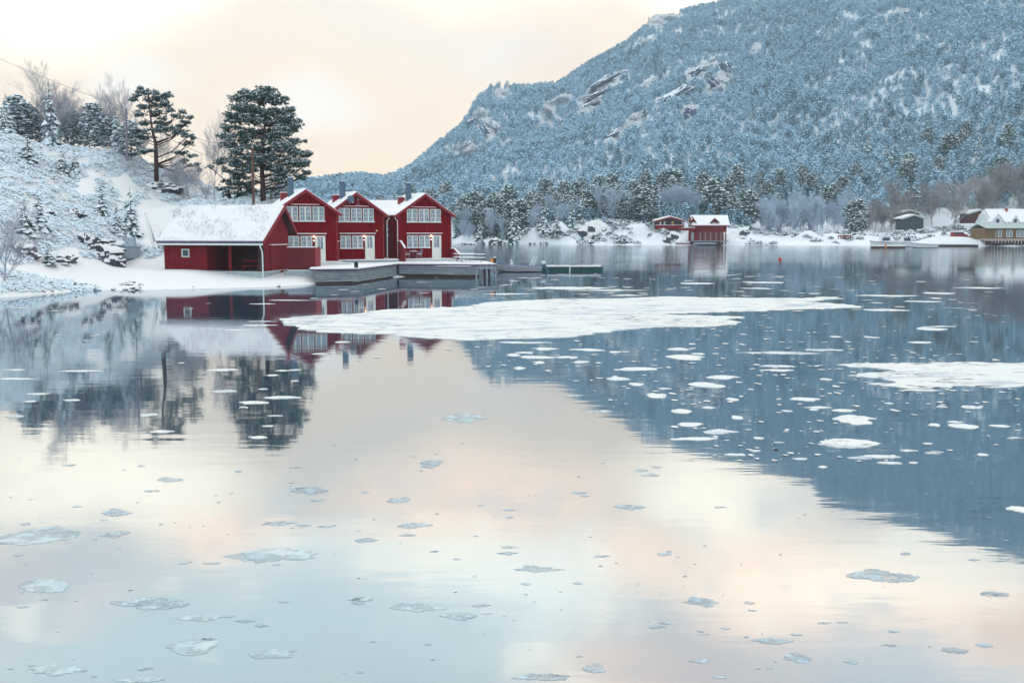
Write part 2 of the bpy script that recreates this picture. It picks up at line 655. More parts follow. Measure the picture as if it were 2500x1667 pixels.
def grid_mesh(name, X, Y, Z, material, attr=None, **kw):
    r, c = X.shape
    me = bpy.data.meshes.new(name)
    idx = np.arange(r * c).reshape(r, c)
    q = np.stack([idx[:-1, :-1], idx[:-1, 1:], idx[1:, 1:], idx[1:, :-1]], -1).reshape(-1, 4)
    me.from_pydata(np.stack([X, Y, Z], -1).reshape(-1, 3).tolist(), [], q.tolist())
    me.materials.append(material)
    me.polygons.foreach_set('use_smooth', [True] * len(q))
    if attr is not None:
        a = me.attributes.new('rough', 'FLOAT', 'POINT')
        a.data.foreach_set('value', attr.reshape(-1).astype(np.float32))
    me.update()
    o = bpy.data.objects.new(name, me)
    COL.objects.link(o)
    return tag(o, **kw)


# ------------------------------------------------------------------ near headland (thin plate spline through surveyed points)
CPTS = []
shore = [(-300, 752), (-150, 738), (0, 727), (60, 722), (150, 713), (300, 708), (430, 706), (560, 703), (680, 699), (760, 694), (792, 691)]
for u_, v_ in shore:
    p = W(u_, v_)
    CPTS.append((p.x, p.y, 0.0))
    CPTS.append((p.x * 0.93, p.y * 0.93, -1.0))
    q = W(u_, v_ + 120)
for p in [(-12.5, 85, -.3), (-6.5, 96, -.2), (-3.5, 108, 0), (-5, 120, 0), (-20, 150, -.5), (-60, 172, -.5), (-100, 172, -.5),
          (-8.5, 82, -1.2), (-1, 92, -1.5), (2, 105, -1.5), (2, 120, -1.5), (-12, 165, -1.5)]:
    CPTS.append(p)
for p in [(-14, 96, .9), (-10, 105, .9), (-17, 88, .9), (-20.5, 92, 1.0), (-24, 83, .95), (-28, 86, 1.0), (-31, 84, 1.0), (-27, 91, 1.6),
          (-22, 96, 2.2), (-27, 97, 5.0), (-17, 103, 2.2), (-15, 112, 1.4), (-22, 124, 4.0)]:
    CPTS.append(p)
for u_, v_, Y in [(640, 493, 103), (560, 498, 104), (690, 500, 106), (500, 493, 108), (640, 490, 112), (480, 490, 112), (420, 470, 112),
                  (350, 590, 92), (350, 560, 97), (350, 505, 105), (410, 505, 103),
                  (440, 460, 114), (400, 432, 115), (350, 406, 116), (300, 385, 117), (240, 369, 117), (200, 372, 118), (130, 368, 114), (60, 350, 110), (0, 325, 107),
                  (330, 450, 110), (250, 420, 108), (180, 440, 102), (100, 430, 100), (0, 420, 95), (0, 500, 85), (100, 500, 90), (200, 520, 94),
                  (250, 540, 93), (270, 600, 89), (100, 570, 82), (180, 600, 83), (0, 600, 76), (100, 620, 78), (200, 645, 81), 
                  (120, 655, 77), (50, 665, 72), (0, 660, 70), (330, 660, 80), (470, 668, 78), (300, 690, 75), (500, 690, 76), (650, 684, 78),
                  (720, 684, 79), (640, 681, 79.6), (590, 674, 80), (540, 666, 80.3), (490, 660, 80.8), (700, 677, 81), (760, 684, 80.6), (660, 676, 81), (306, 642, 86), (330, 632, 87.5), (280, 645, 85.5), (290, 620, 90), (310, 600, 93), (100, 690, 69), (-200, 330, 100), (-200, 500, 80), (-200, 650, 62), (-500, 300, 100), (-500, 600, 60), (-400, 700, 55)]:
    p = at(u_, v_, Y)
    CPTS.append((p.x, p.y, p.z))
for p in [(-50, 135, 9), (-75, 130, 10), (-30, 128, 6), (-90, 150, 4), (-100, 110, 12)]:
    CPTS.append(p)
CPTS = np.array(CPTS)


def _tps_fit(P):
    n = len(P)
    d = np.hypot(P[:, None, 0] - P[None, :, 0], P[:, None, 1] - P[None, :, 1])
    K = np.where(d > 0, d * d * np.log(d + 1e-9), 0) + np.eye(n) * 1.5
    A = np.zeros((n + 3, n + 3))
    A[:n, :n] = K
    A[:n, n] = 1
    A[:n, n + 1:] = P[:, :2]
    A[n:, :n] = A[:n, n:].T
    b = np.zeros(n + 3)
    b[:n] = P[:, 2]
    return np.linalg.solve(A, b)


TPSW = _tps_fit(CPTS)


def near_base(x, y):
    x = np.asarray(x, float)
    y = np.asarray(y, float)
    z = TPSW[-3] + TPSW[-2] * x + TPSW[-1] * y
    for (px, py, _), wgt in zip(CPTS, TPSW[:-3]):
        d2 = (x - px) ** 2 + (y - py) ** 2
        z = z + wgt * 0.5 * d2 * np.log(d2 + 1e-9)
    return z


def near_rough(x, y, z):
    """1 on the rough heathery hill, 0 on the smooth snow of the beach and the track behind the shed"""
    u, v = proj(x, y, z)
    u = u + fbm(x * .6, y * .6, 3, 181) * 46
    v = v + fbm(x * .6, y * .6, 3, 187) * 46
    r = sstep(1.3, 2.6, z)
    smooth = sstep(62, 40, np.hypot((u - 378), (v - 545) * .8))
    smooth = np.maximum(smooth, sstep(1.0, .55, np.hypot((u - 210) / 35, (v - 445) / 32)))
    smooth = np.maximum(smooth, sstep(1.0, .55, np.hypot((u - 300) / 32, (v - 455) / 55)))
    smooth = np.maximum(smooth, sstep(1.0, .55, np.hypot((u - 165) / 48, ((v - 615) - (u - 165) * .35) / 26)))
    smooth = np.maximum(smooth, sstep(1.0, .6, np.hypot((u - 380) / 60, (v - 505) / 18)))
    return r * (1 - smooth)


def near_z(x, y):
    z = near_base(x, y)
    r = near_rough(x, y, z)
    z = z + r * (fbm(x * .35, y * .35, 4, 3) * 1.6 + fbm(x * 1.6, y * 1.6, 3, 9) * .55)
    z = z + (1 - r) * fbm(x * .25, y * .25, 3, 5) * .12 * sstep(-.2, .5, z)
    # rough stony edge of the beach
    e = sstep(-.15, .05, z) * sstep(.55, .1, z)
    z = z + e * np.maximum(fbm(x * 1.1, y * 1.1, 3, 21), 0) * .5 * sstep(-17, -25, x)
    return z


gx = np.linspace(-120, 6, 430)
gy = np.linspace(48, 175, 430)
GX, GY = np.meshgrid(gx, gy)
GZ = near_z(GX, GY)
near = grid_mesh('ground', GX, GY, GZ, NEARG, near_rough(GX, GY, near_base(GX, GY)), kind='structure')
near['label'] = 'snow covered headland with a rough heathery hill on the left'


def nz(x, y):
    return float(near_z(np.array([x]), np.array([y]))[0])


# ------------------------------------------------------------------ far shore and mountain
SKYL = [(-900, 520), (-300, 520), (300, 500), (500, 498), (640, 480), (720, 466), (797, 449), (875, 436), (940, 440), (1000, 414), (1126, 312), (1167, 245), (1204, 222),
        (1306, 214), (1357, 211), (1418, 171), (1527, 106), (1565, 76), (1585, 44), (1663, 32), (1775, 8), (1900, -25), (2020, -60),
        (2060, -115), (2232, -160), (2392, -215), (2500, -250), (2800, -330), (3300, -330), (4200, -200)]
SA, ST = [], []
for u_, v_ in SKYL:
    d = ray(u_, v_)
    SA.append(d.x / d.y)
    ST.append(d.z / d.y)


def shoreY(a):
    return np.interp(a, [-1.2, -.40, -.25, -.06, 0.10, 0.33, 0.52, 1.3], [900, 560, 430, 318, 292, 284, 268, 240])


def ridgeY(a):
    return np.interp(a, [-1.2, -.4, -.22, -.10, 0.02, 0.15, 0.5, 1.3], [1200, 850, 650, 740, 880, 980, 960, 800])


PATCH = [  # bare snowy slabs on the mountainside: u, v, ru, rv, tilt(deg)
    (1615, 50, 50, 16, -8), (1225, 232, 30, 12, -10), (1475, 215, 55, 20, -35), (1440, 255, 38, 22, -35), (1360, 260, 40, 18, -30),
    (1170, 300, 24, 18, -30), (1195, 330, 28, 20, -30), (1110, 375, 40, 16, -25), (1150, 380, 30, 14, -25), (1240, 360, 26, 14, -30),
    (1240, 435, 40, 10, -8), (1600, 205, 55, 9, -32), (1720, 170, 55, 15, -35), (1760, 210, 45, 22, -45), (1640, 248, 48, 10, -35),
    (1680, 285, 28, 22, -60), (1540, 310, 45, 15, -40), (1500, 340, 36, 11, -30), (1340, 305, 24, 15, -40), (1850, 125, 22, 12, -35),
    (1770, 45, 26, 9, -20), (1900, 85, 20, 6, -20), (2180, 45, 34, 12, -10), (2070, 12, 16, 8, 0), (1940, 72, 12, 6, 0),
    (2200, 187, 16, 7, 0), (1410, 360, 26, 10, -30), (2230, 190, 10, 5, 0), (2125, 228, 14, 5, -20), (1570, 108, 45, 8, -25), (1650, 90, 16, 8, -10),
    (2150, 448, 14, 8, 0), (2230, 455, 9, 8, 0), (1100, 470, 38, 7, -25), (1830, 485, 14, 25, 0), (2420, 470, 50, 20, -10)]


def patch_mask(x, y, z):
    u, v = proj(x, y, z)
    u = u + fbm(x * .05, y * .05, 3, 41) * 40
    v = v + fbm(x * .05, y * .05, 3, 47) * 22
    m = np.zeros_like(u)
    for pu, pv, ru, rv, an in PATCH:
        ru, rv = ru * 1.15, rv * 1.25
        c, s = math.cos(R(an)), math.sin(R(an))
        du, dv = u - pu, v - pv
        m = np.maximum(m, sstep(1.25, .75, np.hypot((du * c + dv * s) / ru, (-du * s + dv * c) / rv)))
    return m


def far_base(x, y):
    a = x / y
    ys, yr = shoreY(a), ridgeY(a)
    zr = H + yr * np.interp(a, SA, ST)
    zr = np.maximum(zr, 14)
    t = (y - ys) / (yr - ys)
    tt = np.clip(t, 0, 1)
    flat = np.interp(a, [-.3, .20, .26, .36, .6], [7.5, 7.5, 3.2, 3.0, 4.0])
    dd = y - ys
    shelf = flat * sstep(0, 34, dd)
    z = shelf + (zr - flat) * np.where(tt > 0.07, ((tt - .07) / .93) ** 1.12, 0)
    z = z + fbm(x / 90, y / 90, 3, 61) * 34 * np.sin(np.pi * np.clip(t, 0, 1)) ** 1.0 * sstep(.05, .3, tt)
    z = np.where(t > 1, zr * (1 - (t - 1) * 1.1), z)
    z = np.where(t < 0, dd * .12, z)
    return z, t


def far_z(x, y):
    z, t = far_base(x, y)
    near_ = sstep(6, 25, y - shoreY(x / y))
    z = z + np.where(t > 0, fbm(x / 9, y / 9, 3, 71) * 3.2 * near_ * sstep(.5, .05, t), 0)
    lump = np.maximum(fbm(x / 7.5 + 3, y / 7.5, 2, 75) + .06, 0) * 11
    z = z + np.where(t > 0, lump * sstep(0, 3, y - shoreY(x / y)) * sstep(34, 12, y - shoreY(x / y)) * np.where(x / y < .27, 1, .6), 0)
    pm = patch_mask(x, y, z)
    # ledges that run down the bare slabs
    rid = np.abs(fbm((x * .8 + y * .35) / 9, (y * .25 - x * .1) / 22, 4, 81))
    z = z + pm * (rid * 26 - 3) * sstep(.02, .1, t) + fbm(x / 14, y / 14, 3, 91) * 3 * sstep(.1, .3, t)
    return z


aa = np.concatenate([np.linspace(-.85, -.33, 60), np.linspace(-.325, .6, 620), np.linspace(.605, .85, 30)])
tt_ = np.concatenate([np.linspace(-.03, .0, 5), np.linspace(.004, .12, 50), np.linspace(.125, 1.0, 230), np.linspace(1.01, 1.26, 12)])
A_, T_ = np.meshgrid(aa, tt_)
FY = shoreY(A_) + T_ * (ridgeY(A_) - shoreY(A_))
FX = A_ * FY
FZ = far_z(FX, FY)
grid_mesh('mountain', FX, FY, FZ, FARG, np.clip(.25 + patch_mask(FX, FY, FZ), 0, 1), kind='structure')


def fz(x, y):
    return float(far_z(np.array([float(x)]), np.array([float(y)]))[0])


# ------------------------------------------------------------------ tree builders
def wedge_branch(mb, c, ang, L, wd, droop, thick, rg, g=0, s=1, ps=.8, pb=0.0):
    d = Vector((math.cos(ang), math.sin(ang), 0))
    n = Vector((-d.y, d.x, 0))
    i = Vector(c)
    tip = i + d * L + Vector((0, 0, -droop))
    mid = i + d * L * .55 + Vector((0, 0, -droop * .25 + thick * .5))
    l = i + d * L * .6 + n * wd + Vector((0, 0, -droop * .7))
    r = i + d * L * .6 - n * wd + Vector((0, 0, -droop * .7))
    low = i + d * L * .55 + Vector((0, 0, -droop * .6 - thick))
    for f in ((i, r, mid), (r, tip, mid), (tip, l, mid), (l, i, mid)):
        mb.face(f, s if rg.random() < ps else g)
    for f in ((i, low, r), (r, low, tip), (tip, low, l), (l, low, i)):
        mb.face(f, s if rg.random() < pb else g)


def spruce_crown(h, r, rg, tiers=11, nb=8, ps=.75, z0=.08, pb=0.0):
    mb = MB()
    for k in range(tiers):
        q = k / (tiers - 1)
        z = h * (z0 + (1 - z0) * q ** .9) - .02 * h
        rr = r * (1 - q) ** .85 * rg.uniform(.82, 1.12) + r * .05
        n = max(4, int(nb * (1 - q * .45)))
        off = rg.uniform(0, 6.3)
        for j in range(n):
            L = rr * rg.uniform(.65, 1.15)
            wedge_branch(mb, (0, 0, z + rg.uniform(-.03, .03) * h), off + 6.283 * j / n + rg.uniform(-.25, .25), L, max(L * .30, .03 * h * .4),
                         L * rg.uniform(.25, .5), L * .16, rg, ps=ps, pb=pb)
    mb.tube([(0, 0, h * .9), (0, 0, h * 1.02)], [h * .008, .001], 3, 0)
    return mb


def pine_crown(h, r, rg, n=70, ps=.6, zb=.25, s0=.20, s1=.36, pb=0.0):
    mb = MB()
    for k in range(n):
        q = rg.random() ** .8
        z = h * (zb + (1 - zb) * q)
        rr = r * math.sin(math.pi * (.17 + q * .78)) ** .7 * rg.uniform(.3, 1.05)
        a = rg.uniform(0, 6.283)
        c = Vector((rr * math.cos(a), rr * math.sin(a), z))
        s = r * rg.uniform(s0, s1)
        m = 5
        ring = [c + Vector((s * rg.uniform(.7, 1.3) * math.cos(6.283 * j / m + a), s * rg.uniform(.7, 1.3) * math.sin(6.283 * j / m + a), rg.uniform(-.25, .15) * s)) for j in range(m)]
        top = c + Vector((rg.uniform(-.2, .2) * s, rg.uniform(-.2, .2) * s, s * .5))
        bot = c + Vector((0, 0, -s * .45))
        for j in range(m):
            mb.face((ring[j], ring[(j + 1) % m], top), 1 if rg.random() < ps else 0)
            mb.face((ring[(j + 1) % m], ring[j], bot), 1 if rg.random() < pb else 0)
    return mb


def bare_tree(h, rg, levels=5, spread=.55, r0=None, upright=.35, min_r=.008, kids=(3, 4), first=.3):
    mb = MB()
    r0 = r0 or h * .013

    def grow(p, d, L, r, lv):
        n = 3
        pts, rr = [p], [r]
        for k in range(n):
            d = (d + Vector((rg.uniform(-.16, .16), rg.uniform(-.16, .16), rg.uniform(-.05, .12) * upright * 2))).normalized()
            p = p + d * (L / n)
            pts.append(p)
            rr.append(max(min_r * .6, r * (1 - .45 * (k + 1) / n)))
        mb.tube(pts, rr, 4 if lv <= 1 else 3, 0, cap=False)
        if lv >= levels:
            return
        nk = rg.randint(*kids) + (3 if lv == 0 else 0)
        for j in range(nk):
            t = rg.uniform(first if lv == 0 else .25, 1.0)
            k = min(n - 1, int(t * n))
            q = pts[k].lerp(pts[k + 1], t * n - k)
            ax = Vector((rg.uniform(-1, 1), rg.uniform(-1, 1), rg.uniform(-.2, .5))).normalized()
            nd = (d + ax * spread * rg.uniform(.8, 1.5)).normalized()
            nd = (nd + Vector((0, 0, upright * .5))).normalized()
            grow(q, nd, L * rg.uniform(.5, .72), max(min_r, r * rg.uniform(.38, .55)), lv + 1)
        grow(pts[-1], d, L * .6, max(min_r, rr[-1] * .85), lv + 1)
    grow(Vector((0, 0, -.15)), Vector((0, 0, 1)), h * .48, r0, 0)
    return mb


rg = random.Random(4)
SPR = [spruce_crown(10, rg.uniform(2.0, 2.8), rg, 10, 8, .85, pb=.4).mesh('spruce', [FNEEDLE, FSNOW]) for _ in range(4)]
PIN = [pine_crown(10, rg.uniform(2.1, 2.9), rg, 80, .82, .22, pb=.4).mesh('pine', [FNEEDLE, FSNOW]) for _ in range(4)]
SPRN = [spruce_crown(10, rg.uniform(2.2, 3.0), rg, 15, 10, .62, .03).mesh('crown', [NEEDLE, TSNOW]) for _ in range(4)]
PINN = [pine_crown(10, rg.uniform(2.4, 3.1), rg, 480, .55, .16, .11, .22).mesh('crown', [NEEDLE, TSNOW]) for _ in range(5)]
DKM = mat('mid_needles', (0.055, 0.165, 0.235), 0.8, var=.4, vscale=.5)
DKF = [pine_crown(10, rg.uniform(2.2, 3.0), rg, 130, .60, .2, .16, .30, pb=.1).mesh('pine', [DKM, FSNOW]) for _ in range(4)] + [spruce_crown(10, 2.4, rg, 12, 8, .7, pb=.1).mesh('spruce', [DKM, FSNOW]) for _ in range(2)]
TRK = MB().tube([(0, 0, -1), (0.1, 0, 4), (0, 0.1, 8.6)], [.17, .12, .03], 6).mesh('trunk', BARK)


def scatter(name, protos, P, S, RZ, IDX, label, cat):
    me = bpy.data.meshes.new(name)
    me.from_pydata([tuple(p) for p in P], [], [])
    for nm, typ, data in (('scl', 'FLOAT', S), ('rotz', 'FLOAT', RZ), ('pick', 'INT', IDX)):
        a = me.attributes.new(nm, typ, 'POINT')
        a.data.foreach_set('value', data)
    o = bpy.data.objects.new(name, me)
    COL.objects.link(o)
    pc = bpy.data.collections.new(name + '_kinds')
    for i, pm in enumerate(protos):
        po = bpy.data.objects.new('%s_kind_%02d' % (name, i), pm)
        pc.objects.link(po)
    ng = bpy.data.node_groups.new(name + '_scatter', 'GeometryNodeTree')
    ng.interface.new_socket('Geometry', in_out='INPUT', socket_type='NodeSocketGeometry')
    ng.interface.new_socket('Geometry', in_out='OUTPUT', socket_type='NodeSocketGeometry')
    n = ng.nodes
    gi, go = n.new('NodeGroupInput'), n.new('NodeGroupOutput')
    iop, ci = n.new('GeometryNodeInstanceOnPoints'), n.new('GeometryNodeCollectionInfo')
    ci.inputs['Collection'].default_value = pc
    ci.inputs['Separate Children'].default_value = True
    ci.inputs['Reset Children'].default_value = True
    iop.inputs['Pick Instance'].default_value = True

    def na(nm, typ):
        q = n.new('GeometryNodeInputNamedAttribute')
        q.data_type = typ
        q.inputs['Name'].default_value = nm
        return next(s for s in q.outputs if s.enabled and s.name == 'Attribute')
    cx = n.new('ShaderNodeCombineXYZ')
    L = ng.links
    L.new(na('rotz', 'FLOAT'), cx.inputs[2])
    L.new(gi.outputs[0], iop.inputs['Points'])
    L.new(ci.outputs[0], iop.inputs['Instance'])
    L.new(na('pick', 'INT'), iop.inputs['Instance Index'])
    L.new(cx.outputs[0], iop.inputs['Rotation'])
    L.new(na('scl', 'FLOAT'), iop.inputs['Scale'])
    L.new(iop.outputs[0], go.inputs[0])
    md = o.modifiers.new('scatter', 'NODES')
    md.node_group = ng
    return tag(o, label, cat, kind='stuff')


# mountain forest
rs = np.random.RandomState(7)
NP = 165000
fa = rs.uniform(-.34, .62, NP)
ft = np.concatenate([rs.uniform(.015, 1.0, NP * 3 // 4), rs.uniform(.96, 1.06, NP - NP * 3 // 4)])
ft = np.where(rs.rand(NP) < .0, ft, ft)
fy = shoreY(fa) + ft * (ridgeY(fa) - shoreY(fa))
keep = rs.rand(NP) < (fy / 1000) ** 1.0 * np.interp(fa, [0, .28], [.72, 1.0]) * np.where(ft > .95, .55, 1)
fa, ft, fy = fa[keep], ft[keep], fy[keep]
fx = fa * fy
fzz = far_z(fx, fy)
pmk = patch_mask(fx, fy, fzz)
dens = .96 - pmk * .95
dens = dens * (.72 + .28 * sstep(-.22, .05, fbm(fx / 45, fy / 45, 3, 101)))
dens = dens * np.where((fa > .24) & (fy - shoreY(fa) < 75), 0, 1) * np.where(fy - shoreY(fa) < 26, 0, 1)
keep = rs.rand(len(fa)) < dens
fx, fy, fzz, fa, ft = fx[keep], fy[keep], fzz[keep], fa[keep], ft[keep]
nk = len(fx)
fs = rs.uniform(.34, .78, nk) * np.where(ft > .9, .72, 1.0) * np.interp(fy, [300, 600, 1000], [.8, .95, 1.05])
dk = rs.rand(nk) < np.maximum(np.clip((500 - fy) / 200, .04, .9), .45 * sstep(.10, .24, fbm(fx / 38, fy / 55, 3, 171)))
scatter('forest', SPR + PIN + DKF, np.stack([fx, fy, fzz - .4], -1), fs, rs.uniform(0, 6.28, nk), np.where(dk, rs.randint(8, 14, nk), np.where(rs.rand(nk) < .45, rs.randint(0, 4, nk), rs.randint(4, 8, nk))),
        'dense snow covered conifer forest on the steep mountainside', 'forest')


ONES = ['first', 'second', 'third', 'fourth', 'fifth', 'sixth', 'seventh', 'eighth', 'ninth', 'tenth', 'eleventh', 'twelfth', 'thirteenth', 'fourteenth', 'fifteenth',
        'sixteenth', 'seventeenth', 'eighteenth', 'nineteenth']
ORD = list(ONES)
for _t, _te in (('twenty', 'twentieth'), ('thirty', 'thirtieth'), ('forty', 'fortieth'), ('fifty', 'fiftieth'), ('sixty', 'sixtieth')):
    ORD += [_te] + [_t + '-' + x for x in ONES[:9]]


def label_row(items, what, regions):
    """items: (u, object); each gets 'third <what> from the left, <region>'"""
    items = sorted(items, key=lambda q: q[0])
    for u0, u1, where in regions:
        sel = [o for u, o in items if u0 <= u < u1]
        for i, o in enumerate(sel):
            o['label'] = '%s %s from the left, %s' % (ORD[i], what, where)


REG = [(-999, 1290, 'far shore just right of the red houses'), (1290, 1440, 'far shore above the moored boat'), (1440, 1590, 'far shore left of the low red cabin'),
       (1590, 1790, 'far shore behind the red boathouse'), (1790, 2100, 'far shore between boathouse and white boats'), (2100, 9999, 'far shore above the white boats')]

# rock faces that break through the forest
def hit(u, v):
    Y = 320.0
    while Y < 1100:
        p = at(u, v, Y)
        if fz(p.x, Y) > p.z:
            return Vector((p.x, Y, fz(p.x, Y)))
        Y += 6
    return None


CLIFF = mat('cliff_rock', (0.06, 0.075, 0.14), 0.9, var=.6, vscale=.25, col2=(.14, .17, .26))
ROWC = []
for u_, v_, w_, h_, an_ in [(1640, 252, 95, 22, 30), (1664, 240, 60, 14, 32), (1475, 205, 70, 13, 28), (1500, 222, 60, 10, 28), (1455, 238, 55, 10, 28), (1440, 258, 40, 10, 30), (1705, 188, 36, 14, 20),
                            (1492, 334, 46, 12, 25), (1520, 345, 26, 14, 50), (1155, 300, 24, 14, 30), (1188, 326, 30, 16, -40), (1218, 332, 26, 14, -40), (1320, 348, 14, 12, 60), (1146, 356, 34, 10, 25),
                            (1095, 384, 30, 10, 22), (1590, 38, 34, 16, 40), (1776, 185, 40, 22, -50), (1745, 215, 36, 18, -50), (1690, 285, 20, 34, 70), (1670, 300, 18, 24, 70), (1900, 92, 18, 8, 20),
                            (2215, 38, 26, 10, 15), (1240, 366, 20, 10, 30), (1375, 300, 30, 8, 28), (1555, 318, 24, 10, 28), (1765, 168, 30, 8, 35)]:
    p = hit(u_, v_)
    if p is None:
        continue
    k_ = p.y / F
    o_ = rough_rock(w_ * k_ * .5, w_ * k_ * .32, h_ * k_ * .5, u_ * .13 + v_ * .07, .42, .6).build('cliff', [CLIFF, FSNOWG], label='x', cat='cliff', group='dark cliffs on the mountain')
    o_.location = p + Vector((0, 0, h_ * k_ * .12))
    o_.rotation_euler = (0, -R(an_), 0)
    ROWC.append((u_, o_))
label_row(ROWC, 'dark snow streaked cliff', [(-999, 1400, 'on the left part of the mountainside'), (1400, 9999, 'on the right part of the mountainside')])

# individual conifers on the far shore
def tree(name, u, Y, h, crown, label, group=None, trunk=TRK, rz=None, wd=1.0, groundf=fz, base=None, cat='tree', s10=10.0):
    x = (u - CX) / F * Y * 1.0
    x = at(u, 560, Y).x
    z = groundf(x, Y) if base is None else base
    t = empty(name, (x, Y, z - .1), rg.uniform(0, 6.28) if rz is None else rz, label, cat, group)
    s = h / s10
    t.scale = (s * wd, s * wd, s)
    inst('crown', crown, (0, 0, 0), parent=t)
    if trunk:
        inst('trunk', trunk, (0, 0, 0), parent=t)
    return t


grpc = 'conifers along the far shore'
LP = 'dark snow-dusted pine in the belt of trees along the far shore'
LS = 'snow-dusted spruce in the belt of trees along the far shore'
farcon = []
ROWP, ROWS, ROWB, ROWB2 = [], [], [], []
for (u0, u1, n, y0, y1, h0, h1) in [(1105, 1300, 34, 300, 345, 6, 12.5), (1290, 1560, 46, 316, 372, 6, 13), (1560, 1800, 30, 330, 390, 6, 12.5),
                                    (1800, 2080, 14, 345, 400, 7, 11), (880, 1100, 14, 345, 420, 9, 14), (2080, 2500, 16, 375, 440, 8, 13)]:
    for i in range(n):
        farcon.append((u0 + (u1 - u0) * (i + rg.random()) / n, rg.uniform(y0, y1), rg.uniform(h0, h1)))
for (u_, Y_, h_) in farcon:
    sh = float(shoreY(np.array([at(u_, 560, Y_).x / Y_]))[0])
    Y_ = max(Y_, sh + 9)
    if rg.random() < .35:
        ROWS.append((u_, tree('spruce_tree', u_, Y_, h_, rg.choice(SPRN), LS, grpc, wd=rg.uniform(.7, 1.1))))
    else:
        ROWP.append((u_, tree('pine_tree', u_, Y_, h_, rg.choice(PINN), LP, grpc, wd=rg.uniform(.8, 1.35))))
# the ones that stand out
for u_, Y_, h_, k_, nm_, lb_ in [
    (1172, 304, 9.5, 0, 'spruce_tree', 'dark spruce low by the water just right of the red cabins'),
    (1256, 302, 13, 2, 'spruce_tree', 'tall dark spruce standing at the water edge behind the moored boat'),
    (1330, 306, 10.5, 1, 'spruce_tree', 'snow-dusted spruce on the bank above the floating jetty'),
    (1360, 303, 8.5, 3, 'spruce_tree', 'narrow spruce beside a dark boulder above the floating jetty end'),
    (1583, 318, 12.5, 0, 'pine_tree', 'big dark pine left of and above the low red cabin'),
    (1742, 322, 14, 1, 'pine_tree', 'tall pine rising directly behind the far red boathouse'),
    (1824, 322, 12.5, 2, 'pine_tree', 'spreading snow-laden pine to the right of the far red boathouse'),
    (2088, 312, 12, 3, 'pine_tree', 'dark layered pine on the shore left of the moored white boats'),
    (2222, 345, 11, 4, 'pine_tree', 'dark pine behind the pair of small cabins on the right')]:
    tree(nm_, u_, Y_, h_, (PINN if nm_ == 'pine_tree' else SPRN)[k_], lb_, wd=1.15 if nm_ == 'pine_tree' else .95)

# leafless trees and thickets on the far shore
BRF = [bare_tree(10, rg, 4, .6, .07, .42, .016, (4, 6), .05).mesh('branches', PTWIG) for _ in range(3)]
BRB = [bare_tree(10, rg, 4, .7, .10, .36, .017, (4, 6), .10).mesh('branches', BTWIG) for _ in range(3)]
gb = 'frosted leafless trees along the far shore'
spots = [(1500, 318, 11), (1520, 322, 12.5), (1545, 326, 10), (1205, 318, 9), (1222, 316, 8), (1640, 335, 9), (1668, 336, 10), (1860, 318, 10), (1880, 330, 11), (1905, 330, 10),
         (1930, 326, 11), (1955, 332, 10), (1985, 326, 10), (2010, 330, 11), (2040, 326, 10), (2060, 335, 9), (1618, 330, 9), (1700, 340, 8), (1470, 312, 6), (1350, 330, 9)]
spots += [(rg.uniform(1790, 2110), rg.uniform(318, 350), rg.uniform(8, 12)) for _ in range(34)] + [(rg.uniform(1440, 1720), rg.uniform(322, 345), rg.uniform(7, 11)) for _ in range(16)] + [(rg.uniform(1110, 1420), rg.uniform(312, 330), rg.uniform(6, 9)) for _ in range(12)]
for u_, Y_, h_ in spots:
    ROWB.append((u_, None)); ROWB[-1] = (u_, tree('bare_tree', u_, Y_, h_, rg.choice(BRF), 'frosted leafless tree in the pale thicket along the far shore', gb, trunk=None, wd=1.1))
gb2 = 'brown leafless trees behind the moored boats'
for u_, Y_, h_ in [(2115, 330, 9), (2135, 335, 11), (2160, 335, 10), (2190, 345, 10), (2250, 350, 11), (2275, 335, 13), (2290, 345, 12), (2180, 350, 12),
                   (2400, 345, 14), (2430, 350, 14), (2446, 345, 16), (2470, 348, 15), (2495, 345, 15), (2520, 345, 15)] + [(rg.uniform(2100, 2510), rg.uniform(322, 350), rg.uniform(7, 13)) for _ in range(14)]:
    ROWB2.append((u_, tree('bare_tree', u_, Y_, h_, rg.choice(BRB), 'brown leafless tree among those behind the moored boats', gb2, trunk=None, wd=1.1)))
label_row(ROWP, 'dark snowy pine', REG)
label_row(ROWS, 'snowy spruce', REG)
label_row(ROWB, 'frosted leafless tree', REG)
label_row(ROWB2, 'brown leafless tree', REG)
tree('bare_tree', 2325, 322, 17, BRB[0], 'largest brown leafless tree with a broad round crown, left of the white house', trunk=None, wd=1.35)
tree('bare_tree', 2392, 335, 15.5, BRB[1], 'tall leafless tree with a narrow crown above the small cabin beside the white house', trunk=None, wd=1.1)

# bushes (snow laden) along the far bank, too many and too merged to count
def shrub_mesh(rg, g, s, n=26, ps=.65, pb=0.0):
    mb = MB()
    for k in range(n):
        a, rr = rg.uniform(0, 6.28), rg.random() ** .6
        c = Vector((rr * math.cos(a), rr * math.sin(a), (1 - rr * rr) * .8 * rg.uniform(.3, 1)))
        q = rg.uniform(.18, .32)
        m = 5
        ring = [c + Vector((q * rg.uniform(.7, 1.3) * math.cos(6.283 * j / m), q * rg.uniform(.7, 1.3) * math.sin(6.283 * j / m), rg.uniform(-.3, .1) * q)) for j in range(m)]
        for j in range(m):
            mb.face((ring[j], ring[(j + 1) % m], c + Vector((0, 0, q * .55))), 1 if rg.random() < ps else 0)
            mb.face((ring[(j + 1) % m], ring[j], c - Vector((0, 0, q * .6))), 1 if rg.random() < pb else 0)
    return mb.mesh('shrub', [g, s])


